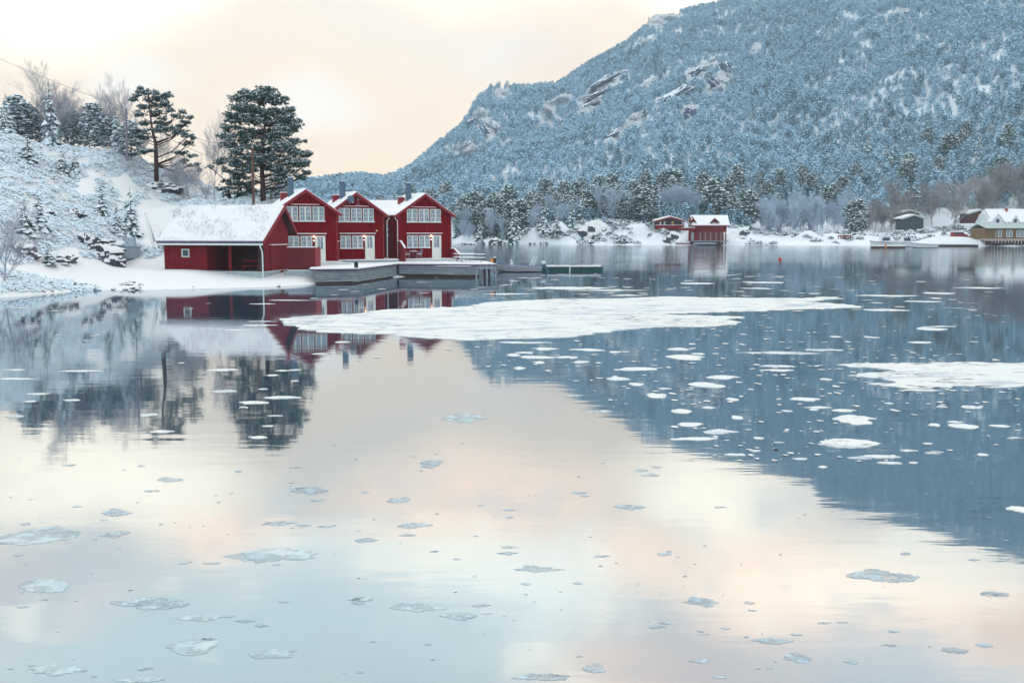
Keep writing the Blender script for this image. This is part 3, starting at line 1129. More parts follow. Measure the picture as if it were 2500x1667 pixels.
SHF = [shrub_mesh(rg, NEEDLE, TSNOW, 26, .7) for _ in range(2)] + [shrub_mesh(rg, BTWIG, TSNOW, 26, .8) for _ in range(2)]
n_ = 5200
sa = rs.uniform(-.16, .56, n_)
sy = shoreY(sa) + rs.uniform(2, 60, n_) ** 1.0
sx = sa * sy
ok = fbm(sx / 9, sy / 9, 2, 131) > -.05
ok &= ~((sa > .12) & (sa < .235) & (sy < 312) & (rs.rand(n_) < .9))
ok &= ~((sa > .27) & (rs.rand(n_) < .7))
ok &= ~((sa > .33) & (sy - shoreY(sa) < 12))
sa, sy, sx = sa[ok], sy[ok], sx[ok]
scatter('undergrowth', SHF, np.stack([sx, sy, far_z(sx, sy) - .1], -1), rs.uniform(.5, 1.9, len(sx)), rs.uniform(0, 6.28, len(sx)), rs.randint(0, 4, len(sx)),
        'snow covered bushes merging along the far bank', 'undergrowth')


# ------------------------------------------------------------------ boulders on the far waterline
def boulder(u, v, wpx, hpx, label, group=None, Yo=None, name='boulder'):
    p = W(u, v)
    Y = Yo or p.y
    rx = wpx * Y / F / 2
    rz = hpx * Y / F
    mb = rough_rock(rx, rx * .9, rz, u * .37, .30)
    o = mb.build(name, [ROCK, SNOW], label=label, cat='boulder', group=group)
    o.location = (at(u, v, Y).x, Y + rx * .5, -.05)
    return o


gbo = 'snow capped boulders along the far waterline'
ROWO = []
for u_, w_, h_ in [(1128, 22, 8), (1150, 20, 6), (1210, 34, 15), (1236, 30, 9), (1300, 16, 6), (1330, 20, 9), (1382, 62, 11), (1440, 34, 12), (1490, 58, 17), (1520, 30, 8),
                   (1556, 14, 6), (1600, 26, 9), (1618, 40, 14), (1796, 24, 8), (1875, 14, 4), (2025, 34, 17), (1995, 14, 6), (2060, 20, 8), (2105, 18, 7), (2130, 14, 5)]:
    ROWO.append((u_, boulder(u_, 597, w_, h_, 'snow capped boulder in the row along the far waterline', gbo)))
label_row(ROWO, 'snow capped boulder', [(a, b, c.replace('far shore', 'far waterline')) for a, b, c in REG])
boulder(1448, 577, 90, 52, 'large smooth snow covered rock rising from the far shore left of the low red cabin', Yo=306, name='snowy_rock')
boulder(1660, 592, 95, 30, 'broad snowy rock below the low red cabin', Yo=296, name='snowy_rock')
boulder(1815, 585, 80, 38, 'broad snowy rock to the right of the far red boathouse', Yo=302, name='snowy_rock')


# ------------------------------------------------------------------ timber houses
def window(parent, x0, x1, z0, z1, y=0.0, cols=2, rows=3, mull=.15, fr=.075, name='window', mats=None, sash=.032, proud=.06):
    fm, gm = mats or (WHITE, GLASS)
    mb = MB()
    yo, yi = y - proud, y - .004
    mb.box(x0, yo, z0, x1, yi, z0 + fr)
    mb.box(x0, yo, z1 - fr, x1, yi, z1)
    mb.box(x0, yo, z0 + fr, x0 + fr, yi, z1 - fr)
    mb.box(x1 - fr, yo, z0 + fr, x1, yi, z1 - fr)
    cw = (x1 - x0 - 2 * fr - mull * (cols - 1)) / cols
    for c in range(cols):
        a = x0 + fr + c * (cw + mull)
        if c:
            mb.box(a - mull, yo, z0 + fr, a, yi, z1 - fr)
        for r_ in range(1, rows):
            zz = z0 + fr + (z1 - z0 - 2 * fr) * r_ / rows
            mb.box(a, yo + .02, zz - sash / 2, a + cw, yi, zz + sash / 2)
    wn_ = mb.build(name, fm, parent)
    g = MB().box(x0 + fr * .5, y - .022, z0 + fr * .5, x1 - fr * .5, y - .008, z1 - fr * .5)
    g.build('pane', gm, wn_)
    return wn_


def gable_wall(w_, L, he, hr, bat=.2, z0=0.0, xr=None, holes=()):
    mb = MB()
    xr = w_ / 2 if xr is None else xr
    mb.prism([(0, z0), (w_, z0), (w_, he), (xr, hr), (0, he)], 'y', 0, L)
    x = bat * .5
    while x < w_:
        top = he + (hr - he) * (x / xr if x < xr else (w_ - x) / (w_ - xr))
        cuts = sorted((c - .06, d + .06) for a, b, c, d in holes if a - .05 < x < b + .05)
        z = z0
        for c, d in cuts + [(top - .03, 0)]:
            if c > z + .05:
                mb.box(x - .03, -.045, z, x + .03, .0, c)
            z = max(z, d)
        x += bat
    return mb


def gable_roof(parent, w_, L, he, hr, ov=.32, of=.35, ob=.2, th=.12, snow=.15, rm=REDT, sm=SNOWR, board=.24, rg=rg):
    """roof slabs, red barge boards, snow blanket"""
    s = (hr - he) / (w_ / 2)
    x0, x1, xm = -ov, w_ + ov, w_ / 2
    ze = he - ov * s
    o1 = .02
    mb = MB()
    mb.prism([(x0, ze + o1), (xm, hr + o1), (x1, ze + o1), (x1, ze + o1 + th), (xm, hr + o1 + th), (x0, ze + o1 + th)], 'y', -of, L + ob)
    rf = mb.build('roof', rm, parent)
    b = MB()
    b.prism([(x0 - .02, ze - board + .10), (xm, hr - board + .10), (x1 + .02, ze - board + .10), (x1 + .02, ze + th + .04), (xm, hr + th + .04), (x0 - .02, ze + th + .04)], 'y', -of - .045, -of - .003)
    b.build('bargeboard', rm, rf)
    sn = MB()
    n = 14
    zt = th + o1 + .004
    ny = 9
    vs, fs = [], []
    for j in range(ny):
        yy = -of - .02 + (L + of + ob + .02) * j / (ny - 1)
        for i in range(n + 1):
            q = i / n
            x = x0 + (x1 - x0) * q
            zz = ze + (hr - ze) * (1 - abs(q - .5) * 2)
            e = 1 if 0 < i < n and 0 < j < ny - 1 else .55
            vs.append((x, yy, zz + zt + snow * e * rg.uniform(.85, 1.12)))
    for j in range(ny):
        yy = -of - .02 + (L + of + ob + .02) * j / (ny - 1)
        for i in range(n + 1):
            q = i / n
            vs.append((x0 + (x1 - x0) * q, yy, ze + (hr - ze) * (1 - abs(q - .5) * 2) + zt))
    K = (n + 1) * ny
    for j in range(ny - 1):
        for i in range(n):
            a = j * (n + 1) + i
            fs.append((a, a + 1, a + n + 2, a + n + 1))
            fs.append((K + a, K + a + n + 1, K + a + n + 2, K + a + 1))
    for i in range(n):
        fs.append((i, K + i, K + i + 1, i + 1))
        a = (ny - 1) * (n + 1) + i
        fs.append((a, a + 1, K + a + 1, K + a))
    for j in range(ny - 1):
        a = j * (n + 1)
        fs.append((a, a + n + 1, K + a + n + 1, K + a))
        a += n
        fs.append((a, K + a, K + a + n + 1, a + n + 1))
    sn.add(vs, fs)
    sn.build('roof_snow', sm, rf, smooth=False)
    return rf


def ledge(parent, x0, x1, z, y=0.0, d=.10, th=.035, snow=.05, name='ledge', m=REDT):
    o = MB().box(x0, y - d, z, x1, y - .002, z + th).build(name, m, parent)
    if snow:
        MB().box(x0 + .01, y - d - .01, z + th + .002, x1 - .01, y - .004, z + th + snow).build('ledge_snow', SNOWR, o)
    return o


def red_house(u_left, Yl, rot, w_, zb, he, hr, L, label, upper, lower, door, chim, zoff=0.0):
    p = at(u_left, 600, Yl)
    hs = empty('red_house', (p.x, Yl, zb), rot, label, 'house', 'row of red waterside houses')
    gable_wall(w_, L, he, hr, holes=[upper, lower, (door[0], door[1], 0, door[2])]).build('wall', RED, hs)
    cb = MB()
    for x in (-.02, w_ - .10):
        MB().box(x, -.06, 0, x + .12, -.046, he - .12).build('corner_board', REDT, hs)
    gable_roof(hs, w_, L, he, hr)
    # chimney on the left slope
    s = (hr - he) / (w_ / 2)
    cx, cy, cw, ctop = chim
    zc = he + s * cx
    c = MB().box(cx - cw / 2, cy - cw / 2, zc - .15, cx + cw / 2, cy + cw / 2, ctop)
    ch = c.build('chimney', STEEL, hs)
    MB().box(cx - cw / 2 - .05, cy - cw / 2 - .05, ctop + .002, cx + cw / 2 + .05, cy + cw / 2 + .05, ctop + .07).box(
        cx - cw / 2 + .07, cy - cw / 2 + .07, ctop + .07, cx + cw / 2 - .07, cy + cw / 2 - .07, ctop + .2).build('chimney_cap', STEEL, ch)
    MB().box(cx - cw / 2 - .04, cy - cw / 2 - .04, ctop + .072, cx + cw / 2 + .04, cy - cw / 2 + .06, ctop + .13).build('cap_snow', SNOWR, ch)
    # small red roof hatch behind the chimney
    hx, hy = cx - .38, cy + 1.1
    zh = he + s * hx
    MB().box(hx - .3, hy - .25, zh - .2, hx + .3, hy + .25, zh + .80).build('roof_hatch', REDT, hs)
    MB().box(hx - .33, hy - .28, zh + .802, hx + .33, hy + .28, zh + .87).build('hatch_snow', SNOWR, hs)
    # upper windows
    x0, x1, z0, z1 = upper
    g = .13
    ww = (x1 - x0 - 2 * g) / 3
    for k in range(3):
        a = x0 + k * (ww + g)
        window(hs, a, a + ww, z0, z1)
    ledge(hs, x0 - .1, x1 + .1, z0 - .055, d=.12, snow=.03, name='window_sill', m=WHITE)
    ledge(hs, x0 + .45, x1 - .45, z1 + .13, d=.07)
    x0, x1, z0, z1 = lower
    ww = (x1 - x0 - g) / 2
    for k in range(2):
        a = x0 + k * (ww + g)
        window(hs, a, a + ww, z0, z1)
    ledge(hs, x0 - .1, x1 + .1, z0 - .055, d=.12, snow=.03, name='window_sill', m=WHITE)
    d0, d1, dz = door
    ledge(hs, x0 - .1, d1 + .12, z1 + .14, d=.16, snow=.07)
    # door
    fm = MB()
    fm.box(d0, -.05, 0.02, d0 + .07, -.003, dz)
    fm.box(d1 - .07, -.05, 0.02, d1, -.003, dz)
    fm.box(d0 + .07, -.05, dz - .07, d1 - .07, -.003, dz)
    fm.box(d0 + .07, -.038, 0.02, d1 - .07, -.003, dz * .46)
    for xx in (d0 + .07, d1 - .19):
        fm.box(xx, -.038, dz * .46, xx + .12, -.003, dz - .07)
    dr = fm.build('door', DOORP, hs)
    window(dr, d0 + .19, d1 - .19, dz * .46, dz - .08, y=.0, cols=2, rows=3, mull=.04, fr=.035, name='door_window', mats=(DOORP, GLASS), sash=.035, proud=.036)
    MB().box(d1 - .17, -.085, dz * .43, d1 - .12, -.039, dz * .45).build('door_handle', STEEL, dr)
    # lit lamp between window and door
    lx = (x1 + d0) / 2
    lp = MB().box(lx - .04, -.14, z1 - .22, lx + .04, -.027, z1 - .16).build('porch_lamp', BLACKP, hs)
    MB().blob((lx, -.13, z1 - .06), .075, 0, 10, 6).build('lamp_globe', LAMP, lp)
    MB().blob((lx, -.10, z1 - .42), .045, 0, 8, 5).build('lamp_bulb', LAMPW, lp)
    return hs


def snow_slab(mb, x0, y0, x1, y1, z, th=.05, mi=0):
    mb.box(x0, y0, z, x1, y1, z + th, mi)


ZD = 1.24
# ---- house one
zb1 = 1.50
h1 = red_house(669, 87.7, R(25), 5.75, zb1, 4.35, 6.28, 5.4, 'left red house of the row, right behind the turf roofed shed',
               (1.12, 4.58, 3.62, 4.92), (1.20, 3.42, 1.08, 2.30), (3.68, 4.62, 2.30), (1.95, 1.6, .48, 7.45))
# ---- house two
h2 = red_house(802, 94.3, R(25), 5.5, 1.50, 4.35, 6.28, 5.4, 'middle red house of the row with a satellite dish on its gable',
               (1.05, 4.50, 3.62, 4.92), (1.15, 3.38, 1.08, 2.30), (3.60, 4.55, 2.30), (1.90, 1.6, .48, 7.45))
h3 = red_house(971, 98.0, R(27), 5.75, 1.50, 4.35, 6.28, 5.4, 'right end red house of the row with garden chairs on its porch',
               (1.0, 4.62, 3.62, 4.92), (1.0, 3.42, 1.08, 2.30), (3.66, 4.66, 2.30), (1.85, 1.7, .48, 7.45))

# satellite dish and antenna on house two
d_ = MB()
d_.blob((0, 0, 0), (.37, .09, .37), 0, 20, 10)
dish = d_.build('satellite_dish', STEEL, h2)
dish.location = (2.05, -.75, 5.75)
dish.rotation_euler = (R(-15), 0, R(8))
MB().tube([(0, .05, -.05), (0, .5, -.3), (0, .76, -.3)], .025, 6).build('dish_arm', GREYP, dish)
MB().tube([(0, -.06, -.34), (0, -.35, -.42)], .02, 5).box(-.06, -.42, -.47, .06, -.34, -.34).build('dish_receiver', GREYP, dish)
an = MB()
an.tube([(2.85, -.42, 5.15), (2.85, -.42, 6.75)], .018, 5)
an.tube([(2.6, -.42, 5.16), (3.25, -.42, 5.16)], .018, 5)
an.tube([(2.75, -.42, 5.7), (3.15, -.42, 5.7)], .012, 5)
an.build('antenna', GREYP, h2)
MB().blob((4.75, -.12, 2.75), .11, 0, 8, 5).build('wall_lamp', mat('unlit_lamp', (.6, .5, .25), .4), h2)
# side windows of house three and downpipes
for z in (2.2, 2.8):
    MB().box(-.03, 2.6, z, -.003, 3.1, z + .28).build('side_window', GREYP, h3)
MB().tube([(-.30, -.1, 4.1), (-.28, -.1, 3.95), (-.05, -.12, 3.75), (-.05, -.12, .1)], .04, 6).build('downpipe', PIPE, h3)
MB().tube([(6.05, -.1, 4.0), (5.98, -.1, 3.88), (5.82, -.1, 3.72), (5.82, -.1, .1)], .04, 6).build('downpipe', PIPE, h3)
MB().tube([(6.05, -.1, 4.0), (5.98, -.1, 3.88), (5.82, -.1, 3.72), (5.82, -.1, .1)], .035, 6).build('downpipe', PIPE, h2)


def porch(hs, x0, x1, d1, z1, d2=None, z2=None):
    mb = MB()
    mb.box(x0, -d1, z1 - .6, x1, -.06, z1 - .07)
    st = mb.build('porch_step', GREYW, hs)
    MB().box(x0 - .03, -d1 - .04, z1 - .066, x1 + .03, -.058, z1).build('step_snow', SNOWR, st)
    if d2:
        s2 = MB().box(x0 + .05, -d2, z2 - .5, x1 + .45, -d1 - .045, z2 - .07).build('porch_step', GREYW, hs)
        MB().box(x0, -d2 - .04, z2 - .066, x1 + .5, -d1 - .042, z2 + .0).build('step_snow', SNOWR, s2)


porch(h1, 2.2, 5.9, 1.0, .02, 2.1, -.10)
porch(h2, .55, 6.5, 1.5, .02)
porch(h3, .1, 5.75, 1.6, .02, 2.1, -.12)


def side_panel(hs, x, zt, zf, d, name='porch_side_panel'):
    mb = MB()
    mb.prism([(-.06, -.35), (-d, -.35), (-d, zf), (-d * .45, zt), (-.06, zt)], 'x', x - .06, x + .06)
    o = mb.build(name, REDT, hs)
    sn = MB()
    sn.prism([(-.05, zt + .003), (-d * .45, zt + .003), (-d - .03, zf + .003), (-d - .03, zf + .09), (-d * .43, zt + .10), (-.05, zt + .10)], 'x', x - .10, x + .10)
    sn.build('panel_snow', SNOWR, o)


side_panel(h3, .0, 1.72, 1.1, 2.0)
side_panel(h3, 5.75, .95, .5, 2.0)
side_panel(h2, .55, 1.75, 1.75, 1.5)

# back building joining the row
bk = empty('rear_house', (at(872, 500, 107).x, 107, 1.4), R(-3), 'low snow roofed building seen between the middle and right red houses', 'house')
MB().prism([(0, 0), (6, 0), (6, 3.9), (3, 5.9), (0, 3.9)], 'x', 0, 7.5).build('wall', RED, bk)
MB().prism([(-.4, 3.75), (3, 6.02), (6.4, 3.75), (6.4, 3.85), (3, 6.14), (-.4, 3.85)], 'x', -.3, 7.8).build('roof', REDT, bk)
MB().prism([(-.42, 3.86), (2.9, 6.09), (2.9, 6.22), (-.42, 4.0)], 'x', -.3, 7.8).prism([(6.42, 3.86), (3.1, 6.09), (3.1, 6.22), (6.42, 4.0)], 'x', -.3, 7.8).build('roof_snow', SNOWR, bk)

# ------------------------------------------------------------------ turf roofed shed
pc = at(640, 640, 80.0)
SH = empty('turf_roofed_shed', (pc.x, 80.0, 0), R(-11), 'long low dark red shed with a snowy turf roof and an open bay', 'shed')
LS_, WS = 8.75, 6.3          # length to the left, depth
ZE, ZR, XR, ZB = 3.20, 6.18, 4.0, 5 - 1.05
ZF = .98
# closed left room
mb = MB()
mb.box(-LS_, .25, ZF, -LS_ + 3.75, 4.2, ZE - .02)
x = -LS_ + .15
while x < -LS_ + 3.7:
    mb.box(x - .02, .225, ZF, x + .02, .25, ZE - .05)
    x += .25
mb.box(-LS_ - .03, .20, ZF, -LS_ + .1, .25, ZE - .05)
mb.box(-LS_ + 3.62, .20, ZF, -LS_ + 3.78, .25, ZE - .05)
mb.build('wall', REDD, SH)
# back wall of the open bay and far wall
MB().box(-LS_ + 3.752, 3.6, ZF, -.25, 3.75, ZE + 1.6).box(-LS_, 4.25, .8, -.3, WS - .4, 3.85).box(-LS_, 3.56, ZE + 1.0, -.46, 3.74, 5.72).build('back_wall', mat('shade_toned_boards', (.07, .016, .02), .85, var=.3, vscale=2), SH)  # board colour darkened to stand in for the shade inside the bay
MB().box(-3.05, .25, ZF, -2.85, .42, ZE - .05).build('post', REDD, SH)
MB().box(-LS_ + 3.76, .15, .25, -.05, 3.6, ZF - .12).box(-LS_, .2, .35, -LS_ + 3.756, .6, ZF - .002).build('foundation', CONC, SH)
MB().box(-LS_ + 3.77, .10, ZF - .118, -.02, 3.58, ZF - .03).build('floor', mat('floor_slab', (.5, .58, .6), .8), SH)
# right hand gable end, facing +x
gw = MB()
prof = [(.9, .95), (2.0, .30), (4.9, .30), (5.6, .95), (5.9, .95), (5.9, ZB + .28), (XR, ZR - .22), (.9, ZE + .42)]
prof = [(.9, .35), (5.7, .35), (5.7, ZB + .25), (XR, ZR - .25), (.9, ZE + .35)]
gw.prism(prof, 'x', -.45, -.2)
gw.build('gable_wall', REDD, SH)
MB().box(-.44, .2, .98, -.21, .88, ZE - .02).box(-.25, .12, .95, -.05, .28, ZE - .05).build('gable_recess', DARKW, SH)
MB().box(-.198, .88, .28, -.06, 1.9, ZF - .02).box(-.198, 5.0, .28, -.06, 6.0, 1.0).build('gable_foundation', CONC, SH)
dd_ = MB()
dd_.box(-.197, 1.95, .30, -.12, 4.95, 3.02)
gd = dd_.build('boat_door', REDD, SH)
MB().box(-.197, 1.85, 3.03, .0, 5.05, 3.08).build('door_ledge', REDT, SH)
MB().box(-.197, 1.83, 3.082, .02, 5.07, 3.14).build('ledge_snow', SNOWR, SH)
MB().box(-.118, 1.95, .93, -.09, 4.95, .97).build('door_sill_line', WHITE, gd)
window(SH, -LS_ + 1.55, -LS_ + 2.25, 2.1, 2.78, y=.22, cols=1, rows=1, fr=.10, mats=(WHITE, DGLASS))
# roof: saltbox slabs, boards, gutter, turf
th = .16
rf = MB()
x0, x1 = -LS_ - .35, .30
se = (ZR - ZE) / (XR + .35)
rf.prism([(-.35, ZE), (XR, ZR), (WS + .05, ZB), (WS + .05, ZB + th), (XR, ZR + th), (-.35, ZE + th)], 'x', x0, x1)
rfo = rf.build('roof', BROWNT, SH)
MB().prism([(-.40, ZE - .12), (XR, ZR - .12), (WS + .12, ZB - .12), (WS + .12, ZB + .25), (XR, ZR + .27), (-.40, ZE + .25)], 'x', x1 + .003, x1 + .05).build('bargeboard', REDT, rfo)
MB().box(x0, -.43, ZE + .03, x1, -.354, ZE + .25).build('turf_log', mat('purple_grey_log', (.16, .13, .22), .8, var=.4, vscale=2), rfo)
MB().prism([(-.57, ZE - .10), (-.44, ZE - .10), (-.44, ZE + .04), (-.57, ZE + .04)], 'x', x0 - .05, x1).build('gutter', PIPE, rfo)
MB().tube([(.12, -.50, ZE - .1), (.12, -.50, ZE - .3), (.03, -.05, ZE - .55), (.03, .02, ZE - .8), (.03, .02, .35)], .055, 8).build('downpipe', PIPE, rfo)
# turf and snow blanket with a lumpy surface
nxr, nyr = 90, 46
vs, fs = [], []
rr2 = random.Random(8)
for j in range(nyr + 1):
    q = j / nyr
    yy = -.36 + (WS + .40) * q
    for i in range(nxr + 1):
        xx = x0 + .01 + (x1 - x0 - .02) * i / nxr
        zz = ZE + (ZR - ZE) * (yy + .35) / (XR + .35) if yy < XR else ZR + (ZB - ZR) * (yy - XR) / (WS + .05 - XR)
        zz = min(zz, ZR - .05)
        e = min(1, min(i, nxr - i) / 3, min(j, nyr - j) / 2 + .35)
        k = noise.fractal(Vector((xx * 1.3, yy * 1.3, 3)), 1.0, 2.0, 4)
        vs.append((xx, yy, zz + th + .03 + (.14 + .10 * k) * max(e, .25)))
for j in range(nyr):
    for i in range(nxr):
        a = j * (nxr + 1) + i
        fs.append((a, a + 1, a + nxr + 2, a + nxr + 1))
i0 = len(vs)
t_ = MB()
t_.add(vs, fs)
t_.prism([(-.345, ZE + th + .004), (XR, ZR + th - .02), (WS + .03, ZB + th + .004), (WS + .03, ZB + th + .08), (XR, ZR + th + .06), (-.345, ZE + th + .10)], 'x', x0 + .005, x1 - .005)
t_.build('turf_roof_snow', TURF, rfo, smooth=False)
# dry grass stalks and bilberry twigs sticking out of the turf
tw = MB()
for k in range(1500):
    xx = rr2.uniform(x0 + .1, x1 - .2)
    yy = rr2.uniform(-.3, XR)
    dn = noise.noise(Vector((xx * .5, yy * .5, 1))) + (.35 if xx < -LS_ + 3 and yy > 2.2 else 0)
    if dn < .05:
        continue
    zz = ZE + (ZR - ZE) * (yy + .35) / (XR + .35) + th + .1
    p = Vector((xx, yy, zz))
    for q in range(2):
        e = p + Vector((rr2.uniform(-.12, .12), rr2.uniform(-.12, .12), rr2.uniform(.15, .38)))
        tw.face((p, p + Vector((.02, 0, 0)), e), 0)
tw.build('dry_grass', mat('dry_grass', (.46, .46, .52), .9), rfo)
bench = empty('bench', (0, 0, 0), 0, 'dark red wooden bench inside the open bay of the turf roofed shed', 'bench')
bench.location = SH.matrix_basis @ Vector((-2.4, .9, ZF - .03))
bench.rotation_euler = (0, 0, R(-11))
MB().box(0, 0, .42, 1.9, .4, .48).build('seat', REDD, bench)
for xx in (.25, 1.55):
    MB().box(xx, .05, 0, xx + .08, .35, .418).build('leg', REDD, bench)
MB().box(0, .55, .75, 1.9, .6, .9).build('backrest', REDD, bench)

# dark red screen right of the shed with concrete footing
sc = empty('privacy_screen', (at(703, 640, 82.5).x, 82.5, 0), R(-2), 'dark red board screen with a snow topped rail between the shed and the left house', 'fence')
MB().box(0, 0, 1.02, 2.28, .10, 2.88).build('boards', mat('dark_red_boards', (.14, .012, .02), .7, var=.2, vscale=1.5, vstretch=(8, 8, .6)), sc)
MB().box(-.05, -.05, 2.882, 2.32, .18, 2.95).build('rail_snow', SNOWR, sc)
MB().box(-.35, -.1, -.1, 2.36, .14, .94).build('footing', CONC, sc)
MB().box(0, -.12, .945, 2.36, .13, 1.01).build('footing_snow', SNOWR, sc)
MB().box(2.285, -.02, 1.0, 2.36, 1.8, 2.87).build('side_boards', REDT, sc)

# ------------------------------------------------------------------ timber quay
qy = empty('timber_quay', (0, 0, 0), 0, 'snow topped grey timber quay in front of the red houses', 'quay')
A = W(770, 656, ZD)
B = W(873, 655, ZD)
Cc = W(972, 643.2, ZD)
D = W(1167, 644.6, ZD)
E = W(1213, 644.2, ZD)
G = (at(1185, 636, 98.5).x, 98.5)
deckp = [(A.x, A.y), (B.x, B.y), (Cc.x, Cc.y), (D.x, D.y), (E.x, E.y), G, (-9.5, 106), (-16, 104), (-20, 96), (A.x - 1.9, 90), (A.x - .6, A.y + .6)]
MB().prism(deckp, 'z', ZD - .17, ZD - .05).build('deck', mat('deck_edge', (.14, .11, .20), .7, var=.3, vscale=2), qy)
sn = MB()
sn.prism([(x * 1.0, y + (.03 if i < 5 else 0)) for i, (x, y) in enumerate(deckp)], 'z', ZD - .046, ZD + .03)
sn.build('deck_snow', SNOWR, qy)


def crib(p0, p1, zt, zb_, name, n=5, m=GREYW, off=.06):
    d = Vector((p1[0] - p0[0], p1[1] - p0[1], 0))
    Ln = d.length
    d.normalize()
    mb = MB()
    hh = (zt - zb_) / n
    M = Matrix.Translation((p0[0], p0[1], 0)) @ Matrix.Rotation(math.atan2(d.y, d.x), 4, 'Z')
    for k in range(n):
        z = zb_ + k * hh
        j_ = (k * 37 % 5) * .006
        mb.box(0, off + .02 + j_ * 2.5, z + .026, Ln, off + .2, z + hh - .026, 0, M)
    mb.box(0, off + .201, zb_, Ln, off + .3, zt - .02, 0, M)
    return mb.build(name, m, qy)


crib(A, B, ZD - .20, .16, 'quay_wall')
crib(B, Cc, ZD - .20, .12, 'quay_wall')
crib(Cc, D, ZD - .20, .26, 'quay_wall', 4)
crib(A, B, .14, -.5, 'wet_footing', 2, WETW, .02)
crib(B, Cc, .10, -.5, 'wet_footing', 2, WETW, .02)
crib(Cc, D, .24, -.5, 'wet_footing', 3, WETW, .0)
sd_ = MB()
sd_.box(0, 0, -.4, .25, 8, ZD - .2, 0, Matrix.Translation((D.x - .25, D.y + .1, 0)))
sd_.build('quay_wall', GREYW, qy)
MB().box(D.x + .0, D.y - .03, ZD - .46, E.x - .2, D.y + .25, ZD - .2).build('pier_beam', GREYW, qy)
for u_ in (1183, 1194, 1209):
    p = at(u_, 650, 91.0)
    MB().tube([(p.x, 91.0 if u_ < 1205 else 90.7, -1.5), (p.x, 91.0 if u_ < 1205 else 90.7, ZD - .19)], .11 if u_ < 1205 else .13, 8).build('pile', WETW if u_ < 1205 else GREYW, qy)
ex = MB().box(B.x - .3, B.y + .2, ZD + .03, B.x - .02, B.y + .45, ZD + .5)
ex.build('mooring_post', BLACKP, None, label='short black mooring post standing on the front corner of the quay', cat='bollard')
bo = at(1208, 636, 91.2)
b_ = empty('mooring_post', (bo.x, 91.2, ZD), 0, 'brown mooring post at the end of the quay with an orange box on it', 'bollard')
MB().tube([(0, 0, -.1), (0, 0, .55)], .13, 8).build('post', BROWNT, b_)
MB().box(-.42, -.1, .15, -.14, .12, .5).build('fender', ORANGE, b_)
MB().blob((0, 0, .57), (.15, .15, .06), 0, 8, 4).build('post_snow', SNOWR, b_)

# snowy picnic tables
for u_, Y_, L_, lb in [(1108, 97.0, 1.95, 'snow covered picnic table on the quay, farther of the two right of the end house'), (1120, 94.5, 2.5, 'snow covered picnic table on the quay, nearer of the two right of the end house')]:
    p = at(u_, 630, Y_)
    t = empty('picnic_table', (p.x, Y_, ZD + .03), R(2), lb, 'table')
    top = MB().box(0, -.35, .70, L_, .35, .75).build('tabletop', GREYW, t)
    MB().box(-.01, -.36, .752, L_ + .01, .36, .80).build('table_snow', SNOWR, top)
    for y0 in (-.8, .55):
        s_ = MB().box(0, y0, .40, L_, y0 + .25, .44).build('bench_seat', GREYW, t)
        MB().box(0, y0, .442, L_, y0 + .25, .48).build('seat_snow', SNOWR, s_)
    for xx in (.3, L_ - .35):
        lg = MB()
        lg.tube([(xx, -.6, 0), (xx, -.1, .69)], .035, 4)
        lg.tube([(xx, .6, 0), (xx, .1, .69)], .035, 4)
        lg.box(xx - .03, -.78, .33, xx + .03, .78, .395)
        lg.build('leg', GREYW, t)


# garden table and chairs on the porch of the end house
def chair(p, rz, label):
    c = empty('garden_chair', p, rz, label, 'chair')
    MB().box(-.24, -.22, .40, .24, .24, .44).build('seat', GREYP, c)
    bkk = MB()
    bkk.tube([(-.24, .22, .44), (-.24, .30, .92), (.24, .30, .92), (.24, .22, .44)], .02, 5)
    for k in range(4):
        bkk.box(-.22, .25, .52 + k * .1, .22, .275, .56 + k * .1)
    bkk.build('backrest', GREYP, c)
    for sx in (-1, 1):
        MB().tube([(sx * .25, -.2, 0), (sx * .25, -.2, .64), (sx * .25, .26, .66)], .02, 5).build('armrest', GREYP, c)
        MB().tube([(sx * .23, .26, 0), (sx * .22, .2, .4)], .02, 5).build('leg', GREYP, c)
    MB().box(-.22, -.2, .442, .22, .2, .48).build('chair_snow', SNOWR, c)


Mh3 = Matrix.Translation(h3.location) @ Matrix.Rotation(R(27), 4, 'Z')
chair(Mh3 @ Vector((.62, -.95, .02)), R(27 + 90), 'light garden chair left of the small table on the end house porch')
chair(Mh3 @ Vector((1.85, -.95, .02)), R(27 - 90), 'light garden chair right of the small table on the end house porch')
tb = empty('garden_table', Mh3 @ Vector((1.25, -1.0, .02)), R(27), 'small snow topped garden table on the end house porch', 'table')
MB().tube([(0, 0, .70), (0, 0, .73)], .42, 14).build('tabletop', GREYP, tb)
MB().blob((0, 0, .735), (.4, .4, .05), 0, 12, 4).build('table_snow', SNOWR, tb)
MB().tube([(0, 0, 0), (0, 0, .70)], .03, 6).tube([(-.25, 0, 0), (.25, 0, 0)], .025, 5).tube([(0, -.25, 0), (0, .25, 0)], .025, 5).build('pedestal', STEEL, tb)


